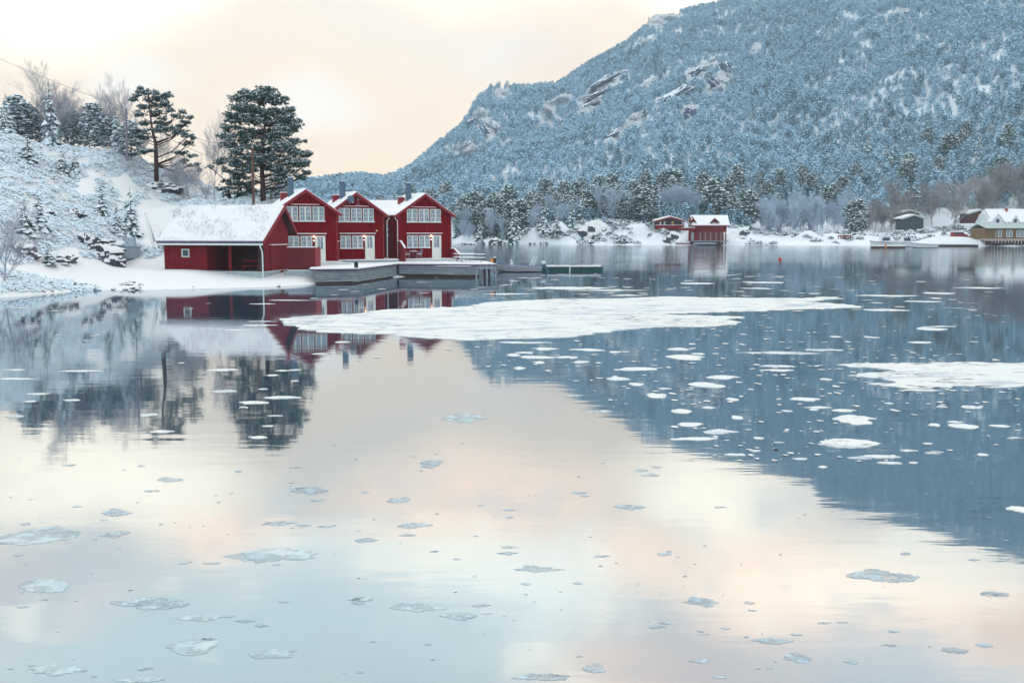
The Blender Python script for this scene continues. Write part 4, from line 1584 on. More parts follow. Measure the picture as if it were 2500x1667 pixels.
# ------------------------------------------------------------------ boats
def hull(L, B_, Hh, bow=.35, m=0, n=14, deck=True, sheer=.12, tran=.8):
    """open boat hull, bow towards -x, stern at x=L"""
    mb = MB()
    secs = []
    for i in range(n + 1):
        q = i / n
        wd = B_ / 2 * min(1, (q / bow) ** .6 if q < bow else 1) * (1 if q < .8 else 1 - (q - .8) * (1 - tran) * 5)
        top = Hh + sheer * (1 - q) ** 2 * 2
        keel = -.12 + (.3 * (1 - q / bow) ** 2 if q < bow else 0)
        x = q * L
        secs.append([(x - .25 * (1 - q) * 1, -wd, top), (x, -wd * .8, keel + .22), (x, 0, keel), (x, wd * .8, keel + .22), (x - .25 * (1 - q), wd, top)])
    for a, b in zip(secs[:-1], secs[1:]):
        for k in range(4):
            mb.face((a[k], b[k], b[k + 1], a[k + 1]), m)
    mb.face(secs[-1][::-1], m)
    return mb, secs


def rail(secs, r=.035, off=0.0):
    mb = MB()
    mb.tube([(s[0][0], s[0][1] - off, s[0][2] + .01) for s in secs], r, 5)
    mb.tube([(s[4][0], s[4][1] + off, s[4][2] + .01) for s in secs], r, 5)
    mb.tube([secs[-1][0], secs[-1][4]], r, 5)
    return mb


pb = W(1208, 665)
bt = empty('motor_boat', (pb.x, pb.y + 1.0, 0), R(1), 'small open aluminium motor boat with a blue rim moored at the quay end', 'boat')
hb, secs = hull(4.85, 1.8, .62)
hb.build('hull', ALU, bt, smooth=False)
rail(secs, .04).build('rail', BLUEP, bt)
MB().tube([(s[0][0], s[0][1], s[0][2] + .055) for s in secs], .03, 5).build('rail_snow', SNOWR, bt)
MB().face([s[0] for s in secs][1:] + [s[4] for s in secs][::-1][:-1]).build('inner_cover', TARP, bt)
bt.children[-1].location = (0, 0, -.10)
MB().prism([(1.55, .55), (2.0, .55), (1.78, 1.28), (1.62, 1.28)], 'y', -.35, .35).build('console', HULLW, bt)
MB().box(2.2, -.5, .5, 3.2, .5, .66).build('seat', HULLW, bt)
fr = MB()
for s_ in (-.5, .45):
    fr.tube([(3.55, s_, .55), (4.05, s_, 1.55), (4.35, s_, 1.62), (3.95, s_, .6)], .03, 5)
    fr.tube([(3.7, s_, .9), (4.2, s_, 1.2)], .012, 4)
fr.tube([(3.85, -.1, .6), (4.0, -.1, 1.95)], .025, 4)
fr.build('arch_frame', PIPE, bt)
ob = MB()
ob.blob((5.05, 0, .95), (.26, .2, .20), 0, 10, 6)
obo = ob.build('outboard_motor', HULLW, bt)
MB().tube([(5.12, 0, .85), (5.35, 0, .35), (5.52, 0, .05)], [.14, .09, .06], 8).box(4.8, -.12, .45, 5.1, .12, .8).blob((5.55, 0, .02), (.12, .04, .12), 0, 8, 4).build('motor_leg', STEEL, obo)

pf = W(1315, 661.5)
fl = empty('floating_jetty', (pf.x - 3.6, pf.y + .6, 0), R(0), 'narrow floating jetty with green floats and snow on top beside the moored boat', 'jetty')
FLL = at(1472, 650, pf.y).x - pf.x + 3.6
for k in range(9):
    a = FLL * k / 9
    MB().box(a + .02, 0, -.15, a + FLL / 9 - .02, 1.2, .33).build('float', GREENP, fl)
MB().box(-.02, -.04, .335, FLL + .02, 1.25, .43).build('deck', mat('jetty_deck', (.17, .10, .16), .8, var=.4, vscale=3), fl)
sm_ = MB()
rgs = random.Random(3)
k = 0
while k < FLL - .3:
    Ls = rgs.uniform(.35, .9)
    sm_.box(k, -.055 if rgs.random() < .75 else   .05, .432, min(k + Ls, FLL), 1.26, .54 + rgs.uniform(-.02, .02))
    k += Ls + .01
sm_.build('jetty_snow', SNOWR, fl)
MB().box(FLL * .66, -.07, -.05, FLL * .66 + .12, -.045, .5).build('fender', HULLW, fl)
MB().tube([(FLL + .06, .1, -.6), (FLL + .06, .1, .62)], .05, 6).build('end_post', STEEL, fl)

# red buoy
pby = W(1904, 634)
MB().blob((0, 0, .08), .24, 0, 14, 8).tube([(0, 0, .4), (0, 0, .6)], .05, 6).build('buoy', REDPL, None, True, 'small red round buoy floating in the open water', 'buoy').location = (pby.x, pby.y, 0)

# boat ashore left of the shed, half hidden by the hill
p = at(305, 638, 86.5)
cb_ = empty('beached_boat', (p.x, 86.0, p.z + .15), R(97), 'pale blue boat laid up ashore at the foot of the hill left of the shed', 'boat')
hb, secs = hull(4.0, 1.5, .95, bow=.25, sheer=.1)
hb.build('hull', GREYP, cb_)
rail(secs, .04).build('rail', STEEL, cb_)
MB().face([s[0] for s in secs][1:] + [s[4] for s in secs][::-1][:-1]).build('boat_snow', SNOWR, cb_)
MB().prism([(1.6, .95), (2.8, .95), (2.6, 1.9), (1.9, 1.9)], 'y', -.55, .2).build('cabin', TARP, cb_)
MB().box(1.2, -.5, -.35, 1.5, .5, .05).box(3.0, -.5, -.35, 3.3, .5, .05).build('cradle', DARKW, cb_)

# leaning poles left of the shed
p0, p1 = at(375, 604, 90), at(355, 520, 91.5)
MB().tube([p0, p1], .13, 6).build('leaning_pole', SNOW, label='snow covered pole leaning up the slope left of the shed, longer of the two', cat='pole', group='snow covered leaning poles')
p0, p1 = at(378, 590, 90.5), at(359, 533, 92)
MB().tube([p0, p1], .08, 6).build('leaning_pole', TARP, label='thin grey pole leaning left of the shed, shorter of the two', cat='pole', group='snow covered leaning poles')


# ------------------------------------------------------------------ utility poles and wires
def utility_pole(u, v0, v1, Y, r, m, label):
    a, b = at(u + 3, v0, Y), at(u, v1, Y)
    e = empty('utility_pole', a, 0, label, 'utility pole', 'wooden utility poles')
    Lz = b - a
    MB().tube([(0, 0, -.5), tuple(Lz)], [r, r * .75], 8).build('pole', m, e)
    MB().blob((Lz.x, Lz.y, Lz.z + .02), (r, r, .06), 0, 6, 4).build('cap_snow', SNOWR, e)
    return e, b


up1, t1 = utility_pole(616, 497, 360, 99, .14, TAR, 'brown wooden utility pole in front of the big pine behind the shed')
MB().box(-.45, -.18, 0, -.1, .1, .35).build('cable_box', BLACKP, up1).location = (-.05, 0, 3.9)
up2, t2 = utility_pole(307, 382, 264, 112, .14, mat('grey_pole', (.22, .2, .26), .8), 'grey wooden utility pole on the hill beside the left pine')


def wire(a, b, sag, label, r=.018):
    a, b = Vector(a), Vector(b)
    pts = [a.lerp(b, k / 16) + Vector((0, 0, -sag * 4 * (k / 16) * (1 - k / 16))) for k in range(17)]
    MB().tube(pts, r, 4, cap=False).build('overhead_wire', STEEL, label=label, cat='wire', group='overhead wires')


wire(at(-60, 117, 100), t2, .25, 'thin overhead wire crossing the sky to the pole on the hill')
wire(t2, t1, .9, 'overhead wire sagging between the two utility poles')
wire(t2 - Vector((0, 0, .5)), at(560, 400, 100), .5, 'lower overhead wire running down from the hill pole past the left pine')
wire(t1 - Vector((0, 0, .6)), at(520, 410, 104), .5, 'short overhead wire leaving the pole behind the shed to the left')


# ------------------------------------------------------------------ big pines
def tuft(mb, c, r, rg, ps=.5):
    for k in range(13):
        d = Vector((rg.gauss(0, 1), rg.gauss(0, 1), rg.gauss(.25, .6))).normalized()
        n = d.cross(Vector((rg.uniform(-1, 1), rg.uniform(-1, 1), rg.uniform(-1, 1)))).normalized() * r * .17
        m = c + d * r * .45
        t = c + d * r * rg.uniform(.8, 1.25)
        mb.face((c, m + n, t, m - n), 0)
    if rg.random() < ps:
        for k in range(4):
            q = c + Vector((rg.uniform(-.7, .7) * r, rg.uniform(-.7, .7) * r, r * rg.uniform(.2, .75)))
            s = r * rg.uniform(.22, .42)
            a = rg.uniform(0, 6.28)
            mb.face([q + Vector((s * math.cos(a + j * 1.57) * rg.uniform(.6, 1.2), s * math.sin(a + j * 1.57) * rg.uniform(.6, 1.2), rg.uniform(-.3, .3) * r)) for j in range(4)], 1)


def pad_tree(name, base, trunk, pads, Y, label, r=.30, dens=1.0, ps=.5, seed=1, tr=.26, bark=PBARK, dep=.9, group=None):
    rg = random.Random(seed)
    b = at(base[0], base[1], Y)
    b.z = min(b.z, nz(b.x, Y)) - .1
    t = empty(name, b, 0, label, 'tree', group)
    path = [b - b] + [at(u, v, Y) - b for u, v in trunk]
    n = len(path)
    tk = MB()
    radii = [tr * (1 - .82 * i / (n - 1)) for i in range(n)]
    tk.tube(path, radii, 8)
    cr = MB()
    br = MB()
    for (u, v, ru, rv) in pads:
        c = at(u, v, Y) - b
        rx, rz = ru * Y / F, rv * Y / F
        c.y += rg.uniform(-1, 1) * dep * rx * 1.3
        # limb from the trunk a little below the pad
        zt = max(path[1].z * .6, c.z - abs(c.x - path[-2].x) * .55 - .3)
        k = 0
        while k < n - 2 and path[k + 1].z < zt:
            k += 1
        seg = path[k + 1] - path[k]
        q = path[k] + seg * max(0, min(1, (zt - path[k].z) / max(.01, seg.z)))
        mid = q.lerp(c, .5) + Vector((0, 0, -.12 * (c - q).length))
        Lr = max(.028, min(.09, (c - q).length * .016 + .015))
        br.tube([q, mid, c], [Lr, Lr * .7, Lr * .3], 5)
        for j in range(3):
            e = c + Vector((rg.uniform(-1, 1) * rx * .8, rg.uniform(-1, 1) * rx * .6, rg.uniform(-.3, .5) * rz))
            br.tube([mid.lerp(c, .5), e], [Lr * .4, .012], 4, cap=False)
        m = int(dens * max(8, rx * rz * 42 + rx * 10))
        subs = [(rg.uniform(-.6, .6) * rx, rg.uniform(-.8, .8) * rx, rg.uniform(-.9, .9) * rz, rg.uniform(.35, .8)) for _ in range(6)]
        for j in range(m):
            a, rr = rg.uniform(0, 6.28), rg.random() ** .5
            sx_, sy_, sz_, sk = rg.choice(subs)
            p = c + Vector((sx_ + rr * math.cos(a) * rx * sk, sy_ + rr * math.sin(a) * rx * sk, sz_ + rg.uniform(-.8, 1) * rz * sk * math.sqrt(max(0, 1 - rr * rr * .7))))
            tuft(cr, p, r * rg.uniform(.7, 1.2), rg, ps)
    for q_, w_ in zip(br.f, br.m):
        pass
    tk.add(br.v, br.f)
    tk.build('trunk', bark, t, smooth=True)
    cr.build('crown', [NEEDLE, TSNOW], t)
    return t


padsA = [(610, 228, 25, 10), (650, 228, 28, 10), (590, 245, 25, 12), (630, 250, 35, 14), (675, 250, 25, 12), (572, 262, 22, 10), (610, 272, 35, 14),
         (655, 275, 35, 14), (700, 272, 20, 10), (575, 290, 28, 12), (620, 300, 35, 14), (670, 300, 35, 14), (712, 298, 24, 12), (557, 318, 26, 12),
         (600, 325, 32, 13), (650, 322, 30, 12), (700, 322, 32, 12), (722, 318, 18, 9), (562, 345, 26, 12), (605, 350, 30, 12), (680, 345, 38, 13),
         (722, 345, 20, 8), (590, 372, 25, 9), (640, 365, 25, 10), (700, 370, 38, 13), (742, 374, 18, 8), (665, 392, 25, 10), (715, 400, 36, 11), (746, 398, 14, 7),
         (700, 425, 30, 8), (728, 432, 17, 7), (590, 395, 22, 9), (620, 385, 26, 10), (668, 412, 26, 8), (615, 415, 24, 9), (745, 420, 14, 6), (690, 445, 26, 6), (640, 400, 18, 7)]
_j = random.Random(31)
padsA += [(u + _j.uniform(-14, 14), v + _j.uniform(-9, 9), ru * .7, rv * .8) for u, v, ru, rv in padsA if _j.random() < .8]
pad_tree('pine_tree', (643, 491), [(641, 440), (638, 390), (645, 330), (648, 280), (640, 235)], padsA, 103.5, 'biggest dark pine with a broad rounded crown, behind the turf roofed shed', r=.25, dens=2.5, seed=2, tr=.30, ps=.85)
padsB = [(338, 218, 14, 8), (357, 225, 18, 8), (378, 228, 14, 7), (332, 240, 18, 8), (365, 243, 20, 8), (392, 240, 16, 8), (408, 232, 11, 7), (340, 262, 17, 7),
         (385, 258, 24, 8), (410, 255, 11, 6), (345, 280, 17, 7), (380, 280, 24, 7), (414, 270, 12, 5), (345, 300, 20, 6), (385, 298, 28, 7), (428, 284, 16, 5), (438, 272, 9, 4),
         (330, 320, 24, 6), (380, 315, 28, 6), (425, 310, 28, 7), (458, 300, 16, 4), (466, 290, 9, 4), (345, 335, 26, 5), (425, 325, 28, 6), (458, 330, 18, 5), (472, 338, 7, 4),
         (340, 350, 18, 4), (455, 350, 18, 4), (325, 375, 24, 4), (360, 372, 18, 4), (440, 375, 18, 4), (465, 382, 14, 3.5), (455, 395, 14, 4), (474, 406, 14, 4), (488, 416, 8, 3)]
pad_tree('pine_tree', (381, 415), [(381, 380), (380, 350), (372, 320), (368, 290), (362, 230)], padsB, 113, 'wide open pine with layered branches on the crest of the hill at the left', r=.235, dens=2.6, seed=5, tr=.27, ps=.85)
padsC = [(530, 395, 18, 5), (515, 410, 11, 4), (560, 392, 18, 8), (592, 408, 20, 9), (555, 418, 20, 7), (602, 430, 20, 9), (560, 443, 24, 8), (600, 455, 24, 9),
         (552, 462, 20, 7), (590, 478, 26, 8), (548, 478, 14, 5), (575, 455, 24, 9), (615, 470, 22, 9), (620, 445, 18, 8), (570, 470, 22, 8), (580, 432, 22, 9)]
pad_tree('pine_tree', (590, 495), [(588, 460), (580, 430), (572, 385)], padsC, 105, 'shorter dense conifer tucked under the left side of the biggest pine', r=.26, dens=1.8, seed=6, tr=.12, ps=.6)
pad_tree('pine_tree', (672, 492), [(672, 470), (673, 455)], [(665, 470, 20, 8), (690, 476, 18, 8), (650, 484, 18, 6), (705, 485, 12, 5)], 106, 'low bushy conifer at the foot of the biggest pine', r=.3, ps=.8, seed=7, tr=.06)

# leafless trees near
TB = [bare_tree(10, rg, 5, .60, .085, .30, .007, (3, 4), .2).mesh('branches', TWIG) for _ in range(3)]


def ntree(u, v, Y, h, me, label, group=None, name='bare_tree', part='branches', wd=1.0, trunk=None):
    x = at(u, v, Y).x
    t = empty(name, (x, Y, nz(x, Y) - .1), rg.uniform(0, 6.28), label, 'tree', group)
    t.scale = (h / 10 * wd, h / 10 * wd, h / 10)
    inst(part, me, (0, 0, 0), parent=t)
    if trunk:
        inst('trunk', trunk, (0, 0, 0), parent=t)
    return t


ntree(523, 495, 106, 8.9, TB[0], 'slender leafless birch between the two large pines', wd=.8)
ntree(295, 385, 119, 9.0, TB[1], 'tall leafless tree just left of the wide pine on the hill', wd=.8)
ntree(325, 385, 121, 8.5, TB[2], 'leafless tree standing behind the utility pole on the hill', wd=.8)
ntree(120, 370, 118, 9.8, TB[0], 'tallest leafless tree with a fan shaped crown on the left skyline', wd=1.15)
ntree(95, 370, 120, 7.5, TB[1], 'leafless tree left of the tall fan shaped one on the skyline', wd=1.0)
gl_ = 'leafless trees on the left skyline'
for u_, h_ in [(30, 6.5), (60, 6.5), (160, 6.8), (180, 7.0), (205, 6.0), (250, 5.5), (268, 5.5), (140, 6.0), (10, 6.5), (220, 6.0)]:
    ntree(u_, 370, rg.uniform(117, 124), h_, rg.choice(TB), 'leafless tree in the grey thicket on the left skyline', gl_, wd=1.2)
gl2 = 'thin leafless bushes below the wide pine'
for u_, Y_, h_ in [(415, 112, 4.0), (440, 112, 4.6), (462, 111, 5.0), (478, 110, 4.2), (350, 119, 4.0), (395, 117, 4.2), (430, 115, 3.5), (500, 112, 3.0)]:
    ntree(u_, 450, Y_, h_, rg.choice(TB), 'thin leafless bush below the wide pine', gl2, wd=1.2)
ntree(682, 490, 107, 6.5, TB[2], 'slim leafless tree right of the biggest pine', wd=.8)
for u_ in (640, 700):
    ntree(u_, 490, 108, 3.4, TB[1], 'low leafless bush at the foot of the biggest pine', 'low bushes under the biggest pine', wd=1.3)
# shoreline tree at left edge
TW2 = bare_tree(10, rg, 5, .8, .10, .22, .009, (3, 4), .02).mesh('branches', TWIG)
ntree(12, 700, 66.5, 5.2, TW2, 'leafless waterside tree at the left edge of the picture', wd=1.2)

# conifers of the left skyline
FROSTN = mat('frosted_needles', (0.20, 0.28, 0.32), 0.8, var=.4, vscale=1)
SPRF = [spruce_crown(10, rg.uniform(2.2, 2.8), rg, 16, 11, .70, .03, .2).mesh('crown', [FROSTN, TSNOW]) for _ in range(3)]
PINF = [pine_crown(10, rg.uniform(2.4, 3.1), rg, 480, .62, .12, .10, .2, .15).mesh('crown', [FROSTN, TSNOW]) for _ in range(3)]
gk = 'conifers on the left skyline'
for u_, Y_, h_, k_, sp_, lb in [(126, 115, 8.2, 0, 1, 'tall narrow spruce in front of the fan shaped leafless tree'), (48, 117, 6.2, 1, 0, 'snowy pine near the left edge of the skyline'),
                               (20, 114, 5.8, 2, 1, 'frosted spruce at the far left of the skyline'), (232, 117, 5.6, 3, 0, 'rounded snowy pine midway along the left skyline'),
                               (285, 117, 5.6, 2, 1, 'dark spruce left of the hill utility pole'), (180, 119, 5.2, 4, 0, 'frosted pine right of the tall narrow spruce'),
                               (80, 119, 5.2, 0, 0, 'low pine left of the tall narrow spruce'), (320, 116, 4.6, 1, 0, 'dark low pine under the left limbs of the wide pine'),
                               (262, 119, 4.4, 4, 0, 'short pine between the rounded pine and the dark spruce')]:
    ntree(u_, 370, Y_, h_, (SPRF if sp_ else PINF)[k_ % 3], lb, name='spruce_tree' if sp_ else 'pine_tree', part='crown', wd=.8 if sp_ else 1.1, trunk=TRK)

# young spruces on the slope
SNSP = [spruce_crown(10, 3.1, rg, 13, 9, .80, .02).mesh('crown', [NEEDLE, TSNOW]) for _ in range(3)]
for u_, v_, Y_, h_, w_, lb in [(321, 578, 95, 4.6, .85, 'dark young spruce laden with snow standing alone beside the shed'),
                               (287, 566, 94, 3.2, .85, 'smaller snow-laden spruce left of the lone young spruce'),
                               (250, 520, 97, 3.6, .9, 'leaning snowy spruce on the hill slope above the laid up boat'),
                               (392, 585, 90.5, 1.9, .9, 'tiny spruce at the left end of the shed roof'),
                               (98, 600, 82, 3.4, 1.0, 'snow-laden spruce low on the hill near the shore'),
                               (65, 610, 80, 3.2, 1.2, 'broad frosted spruce low on the hill at the left'),
                               (155, 445, 103, 2.8, 1.0, 'small snowy spruce high on the hill face'),
                               (185, 440, 104, 3.0, .8, 'slim snowy spruce high on the hill face'),
                               (70, 410, 101, 3.2, 1.2, 'snow-laden spruce high up near the left edge'),
                               (15, 340, 106, 3.0, 1.0, 'frosted spruce on the hill top at the left edge'),
                               (445, 462, 112.5, 1.8, 1.2, 'dark little spruce at the right foot of the rocky knoll'),
                               (120, 655, 77.5, 1.5, 1.8, 'squat snow-laden juniper at the back of the beach')]:
    p = at(u_, v_, Y_)
    t = empty('spruce_tree', (p.x, Y_, nz(p.x, Y_) - .05), rg.uniform(0, 6), lb, 'tree')
    t.scale = (h_ / 10 * w_, h_ / 10 * w_, h_ / 10)
    inst('crown', rg.choice(SNSP), (0, 0, 0), parent=t)
    inst('trunk', TRK, (0, 0, 0), parent=t)

# snowy heather and bushes that cover the hill
SHN = [shrub_mesh(rg, HEATH, TSNOW, 24, .985, .90) for _ in range(5)]
n_ = 34000
hx, hy = rs.uniform(-75, -17, n_), rs.uniform(62, 122, n_)
hz0 = near_base(hx, hy)
rr_ = near_rough(hx, hy, hz0)
dn = rr_ * (.10 + .90 * sstep(-.16, .04, fbm(hx * .30, hy * .30, 3, 141)))
ok = (rs.rand(n_) < dn * .95) & (rr_ > .4) & ~((hx > -32) & (hy < 97))
hx, hy = hx[ok], hy[ok]
_su = rs.uniform(-80, 230, 260)
_sh = [W(a, np.interp(a, [q[0] for q in shore], [q[1] for q in shore]) - rs.uniform(1, 14) * (1.2 - a / 230)) for a in _su]
hx = np.concatenate([hx, [p.x for p in _sh]])
hy = np.concatenate([hy, [p.y + .3 for p in _sh]])
scatter('heather', SHN, np.stack([hx, hy, near_z(hx, hy) - .05], -1), rs.uniform(.16, .52, len(hx)), rs.uniform(0, 6.28, len(hx)), rs.randint(0, 5, len(hx)),
        'snow covered heather and low bushes over the left hill', 'heather')

# rock outcrops on the hill
for (u_, v_, Y_, sx_, sy_, sz_, lb) in [(248, 628, 85.5, 1.5, 1.1, 1.0, 'dark snow capped rock at the foot of the hill beside the laid up boat'),
                                        (278, 640, 84.5, .75, .6, .7, 'small dark rock just left of the laid up boat'),
                                        (212, 625, 86, .9, .8, 1.1, 'steep dark rock face at the foot of the hill, left of the boat'),
                                        (125, 655, 79, 1.2, .8, .55, 'low dark rock with a snowy bush at the back of the beach'),
                                        (170, 650, 80.5, .6, .5, .35, 'low stone at the back of the beach right of the bushy rock'),
                                        (245, 590, 89, 1.6, .8, .55, 'dark ledge halfway up the slope above the laid up boat'),
                                        (395, 474, 112, 2.2, .8, .55, 'dark overhanging ledge on the knoll under the wide pine'),
                                        (60, 640, 77, 1.0, .8, .7, 'dark rock near the left edge behind the waterside tree'),
                                        (110, 530, 88, .7, .5, .4, 'dark stone showing on the open hill face'),
                                        (180, 535, 92, 1.0, .5, .4, 'dark stone ledge in the middle of the hill face'),
                                        (210, 590, 88, .9, .5, .4, 'dark stone ledge low on the hill face')]:
    p = at(u_, v_, Y_)
    z_ = nz(p.x, Y_)
    mbb = rough_rock(sx_ * 1.1, sy_, sz_, u_ * .21, .38, .5)
    o_ = mbb.build('rock', [ROCK, SNOW], label=lb, cat='rock')
    o_.location = (p.x, Y_, min(z_, p.z + .5) + sz_ * .15)
    o_.rotation_euler = (0, 0, rg.uniform(-.3, .3))

# stones of the near waterline
gst = 'stones along the near waterline'
for k in range(24):
    u_ = rg.uniform(0, 790) if k > 15 else rg.uniform(0, 380)
    v_ = float(np.interp(u_, [s[0] for s in shore], [s[1] for s in shore])) - rg.uniform(-1, 6 if u_ < 400 else 1.5)
    p = W(u_, v_)
    s_ = rg.uniform(.1, .36) if u_ < 380 else rg.uniform(.08, .22)
    mbb = rough_rock(s_ * rg.uniform(.8, 1.3), s_, s_ * .8, k * 1.7, .15)
    mbb.build('stone', [ROCK, SNOW], label='dark snow capped stone at the edge of the near beach', cat='stone', group=gst).location = (p.x, p.y + .1, max(0, nz(p.x, p.y)) + .02)


# ------------------------------------------------------------------ far buildings
def far_cabin(u0, Y, wpx, v_eave, v_top, v_base, L, label, rot=0, wall=RED, door=None, wins=(), deep=5, roofm=REDT, name='cabin', snow=.3):
    k = Y / F
    p = at(u0, v_base, Y)
    w_ = wpx * k
    he = at(u0, v_eave, Y).z - p.z
    hr = at(u0, v_top, Y).z - p.z
    c = empty(name, p, rot, label, 'cabin')
    gable_wall(w_, deep, he, hr, 5, z0=-1.2).build('wall', wall, c)
    gable_roof(c, w_, deep, he, hr, ov=.8, of=.8, ob=.5, th=.22, snow=snow, board=.35, rm=roofm)
    if door:
        MB().box(door[0] * k, -.08, 0, door[1] * k, -.003, door[2] * k).build('door', OCHRE, c)
    for a, b, z0, z1 in wins:
        window(c, a * k, b * k, z0 * k, z1 * k, cols=1, rows=1, fr=.25, proud=.12)
    return c, k


# low red cabin with balcony
c1, k = far_cabin(1606, 303, 58, 539, 531, 552, 5, 'low red cabin with an ochre door and a long balcony left of the far boathouse', 0, DARKW, (33, 39, 12), [(4, 8, 1, 11), (14, 18, 1, 11)], deep=8)
b1 = MB().box(-9 * k, -3.0, -7.5 * k, 60 * k, -2.8, 2.0 * k).box(-9 * k, -2.8, -7.5 * k, 60 * k, -.1, -6.0 * k).build('balcony', RED, c1)
MB().box(-9 * k, -3.05, 2.0 * k + .01, 60 * k, -2.75, 2.8 * k).build('balcony_snow', SNOWR, b1)
for xx in (10, 28, 50):
    MB().box(xx * k, -2.7, -16 * k, xx * k + .25, -2.4, -7.6 * k).build('balcony_post', DARKW, c1)
MB().box(57 * k, -2.8, 2 * k, 57 * k + .25, -2.5, 13 * k).build('balcony_post', DARKW, c1)

# boathouse: gable faces left front, long side faces camera
bhY = 285
k = bhY / F
bh = empty('boathouse', (at(1706, 587, bhY).x, bhY, .55), R(-4), 'red two storey boathouse with a snow roof and a dormer standing over the far waterline', 'boathouse')
Lb = 66 * k
zz = lambda v: at(1706, v, bhY).z - .55
MB().prism([(0, zz(567)), (8.0, zz(567)), (8.0, zz(551)), (4.0, zz(532)), (0, zz(551))], 'x', 0, Lb).box(-.9, .6, zz(567) - .02, 0, 7, zz(552)).build('wall', RED, bh)
MB().box(.0, .35, -.4, Lb - 6.5 * k, 7.6, zz(567) - .02).build('lower_wall', mat('brown_red_boards', (.16, .03, .035), .7, var=.3, vscale=1, vstretch=(6, 6, .6)), bh)
MB().prism([(-.7, zz(552.5)), (4.0, zz(530)), (8.7, zz(552.5)), (8.7, zz(550.5)), (4, zz(528)), (-.7, zz(550.5))], 'x', -2.2, Lb + .7).build('roof', REDT, bh)
MB().prism([(-.75, zz(550.4)), (3.9, zz(528.2)), (3.9, zz(524.7)), (-.75, zz(548.8))], 'x', -2.1, Lb + .8).prism([(8.75, zz(550.4)), (4.1, zz(528.2)), (4.1, zz(524.7)), (8.75, zz(548.8))], 'x', -2.1, Lb + .8).build('roof_snow', SNOWR, bh)
# gable end wall pieces on the left, turned towards the viewer
gl0 = MB()
gl0.prism([(-24 * k, zz(567)), (-.02, zz(567)), (-.02, zz(551)), (-14 * k, zz(534)), (-24 * k, zz(543))], 'y', .4, 1.2)
gl0.box(-24 * k, .5, -.4, -.02, 1.3, zz(567) - .02)
gl0.build('gable_wall', RED, bh)
MB().prism([(-29 * k, zz(545)), (-16 * k, zz(530)), (-.3, zz(551)), (-.3, zz(549.5)), (-16 * k, zz(528)), (-29 * k, zz(543))], 'y', -.2, 1.6).build('gable_roof', REDT, bh)
window(bh, -23 * k, -9 * k, zz(555), zz(545), y=.4, cols=3, rows=2, fr=.15, mull=.15, proud=.1, mats=(WHITE, DGLASS), sash=.12)
MB().box(-18 * k, .3, zz(586), -12 * k, .49, zz(568)).build('door', GREYP, bh)
MB().box(-42 * k, -.3, zz(563), -10 * k, -.1, zz(556.5)).box(-42 * k, -.1, zz(563), -10 * k, .4, zz(561)).build('balcony', RED, bh)
MB().box(-42 * k, -.35, zz(556.4), -10 * k, -.05, zz(555.3)).build('balcony_snow', SNOWR, bh)
for xx in (3, 15, 28, 41, 53):
    MB().box(xx * k, .18, -.3, xx * k + .16, .345, zz(567) - .03).build('post', mat('pale_post', (.5, .36, .33), .7) if xx == 3 else bpy.data.materials['pale_post'], bh)
MB().box(Lb - .3, .3, -.3, Lb, .6, zz(567) - .03).build('corner_post', REDT, bh)
dm = MB()
dm.prism([(30 * k, zz(552)), (42 * k, zz(552)), (42 * k, zz(542)), (36 * k, zz(537)), (30 * k, zz(542))], 'y', -.25, 3.0)
dmo = dm.build('dormer', RED, bh)
MB().prism([(26 * k, zz(544.5)), (36.5 * k, zz(534.5)), (48 * k, zz(544)), (48 * k, zz(542.5)), (36.5 * k, zz(532.8)), (26 * k, zz(543))], 'y', -.7, 3.2).build('dormer_roof', REDT, dmo)
MB().prism([(26 * k, zz(542.9)), (36.5 * k, zz(532.7)), (48 * k, zz(542.4)), (48 * k, zz(541)), (36.5 * k, zz(531.3)), (26 * k, zz(541.5))], 'y', -.6, 3.3).build('dormer_snow', SNOWR, dmo)
window(dmo, 31.5 * k, 39.5 * k, zz(553), zz(543), y=-.25, cols=2, rows=2, fr=.14, mull=.14, proud=.08, mats=(WHITE, DGLASS), sash=.1)
MB().box(-28 * k, -1.2, zz(589.5), Lb + .5, 1.5, zz(587.4)).build('landing_stage', GREYW, bh)
MB().box(-15 * k, -2.3, zz(596), 38 * k, -1.3, zz(592)).build('floating_stage', GREYP, bh)
MB().box(-58 * k, -2.3, zz(597), -22 * k, -1.0, zz(592.6)).build('jetty', mat('jetty_snowy', (.3, .18, .24), .8), bh)
MB().box(-58 * k, -2.35, zz(592.5), -24 * k, -.95, zz(590.4)).build('jetty_snow', SNOWR, bh)

# cabins on the right
REDC = mat('brown_red_wood', (.09, .025, .03), .8, var=.2)
REDF = mat('dull_red_wood', (.13, .02, .035), .75, var=.2)
c2, _ = far_cabin(2196, 330, 48, 521, 514, 534, 5, 'small dark red cabin, the rear one of the stacked pair above the moored boats', 0, REDF, None, deep=6, roofm=GREENR, snow=.12)
c3, _ = far_cabin(2204, 318, 50, 533, 525, 552, 5, 'small grey cabin on posts, the front one of the stacked pair above the moored boats', 0, mat('grey_green_wall', (.06, .08, .09), .8), None, deep=6, roofm=GREENR, snow=.12)
c4, _ = far_cabin(2364, 318, 52, 521, 513, 536, 5, 'small brown red cabin with an ochre door on the slope left of the white house', 0, REDC, (23, 28, 13), deep=6, roofm=GREENR, snow=.12)

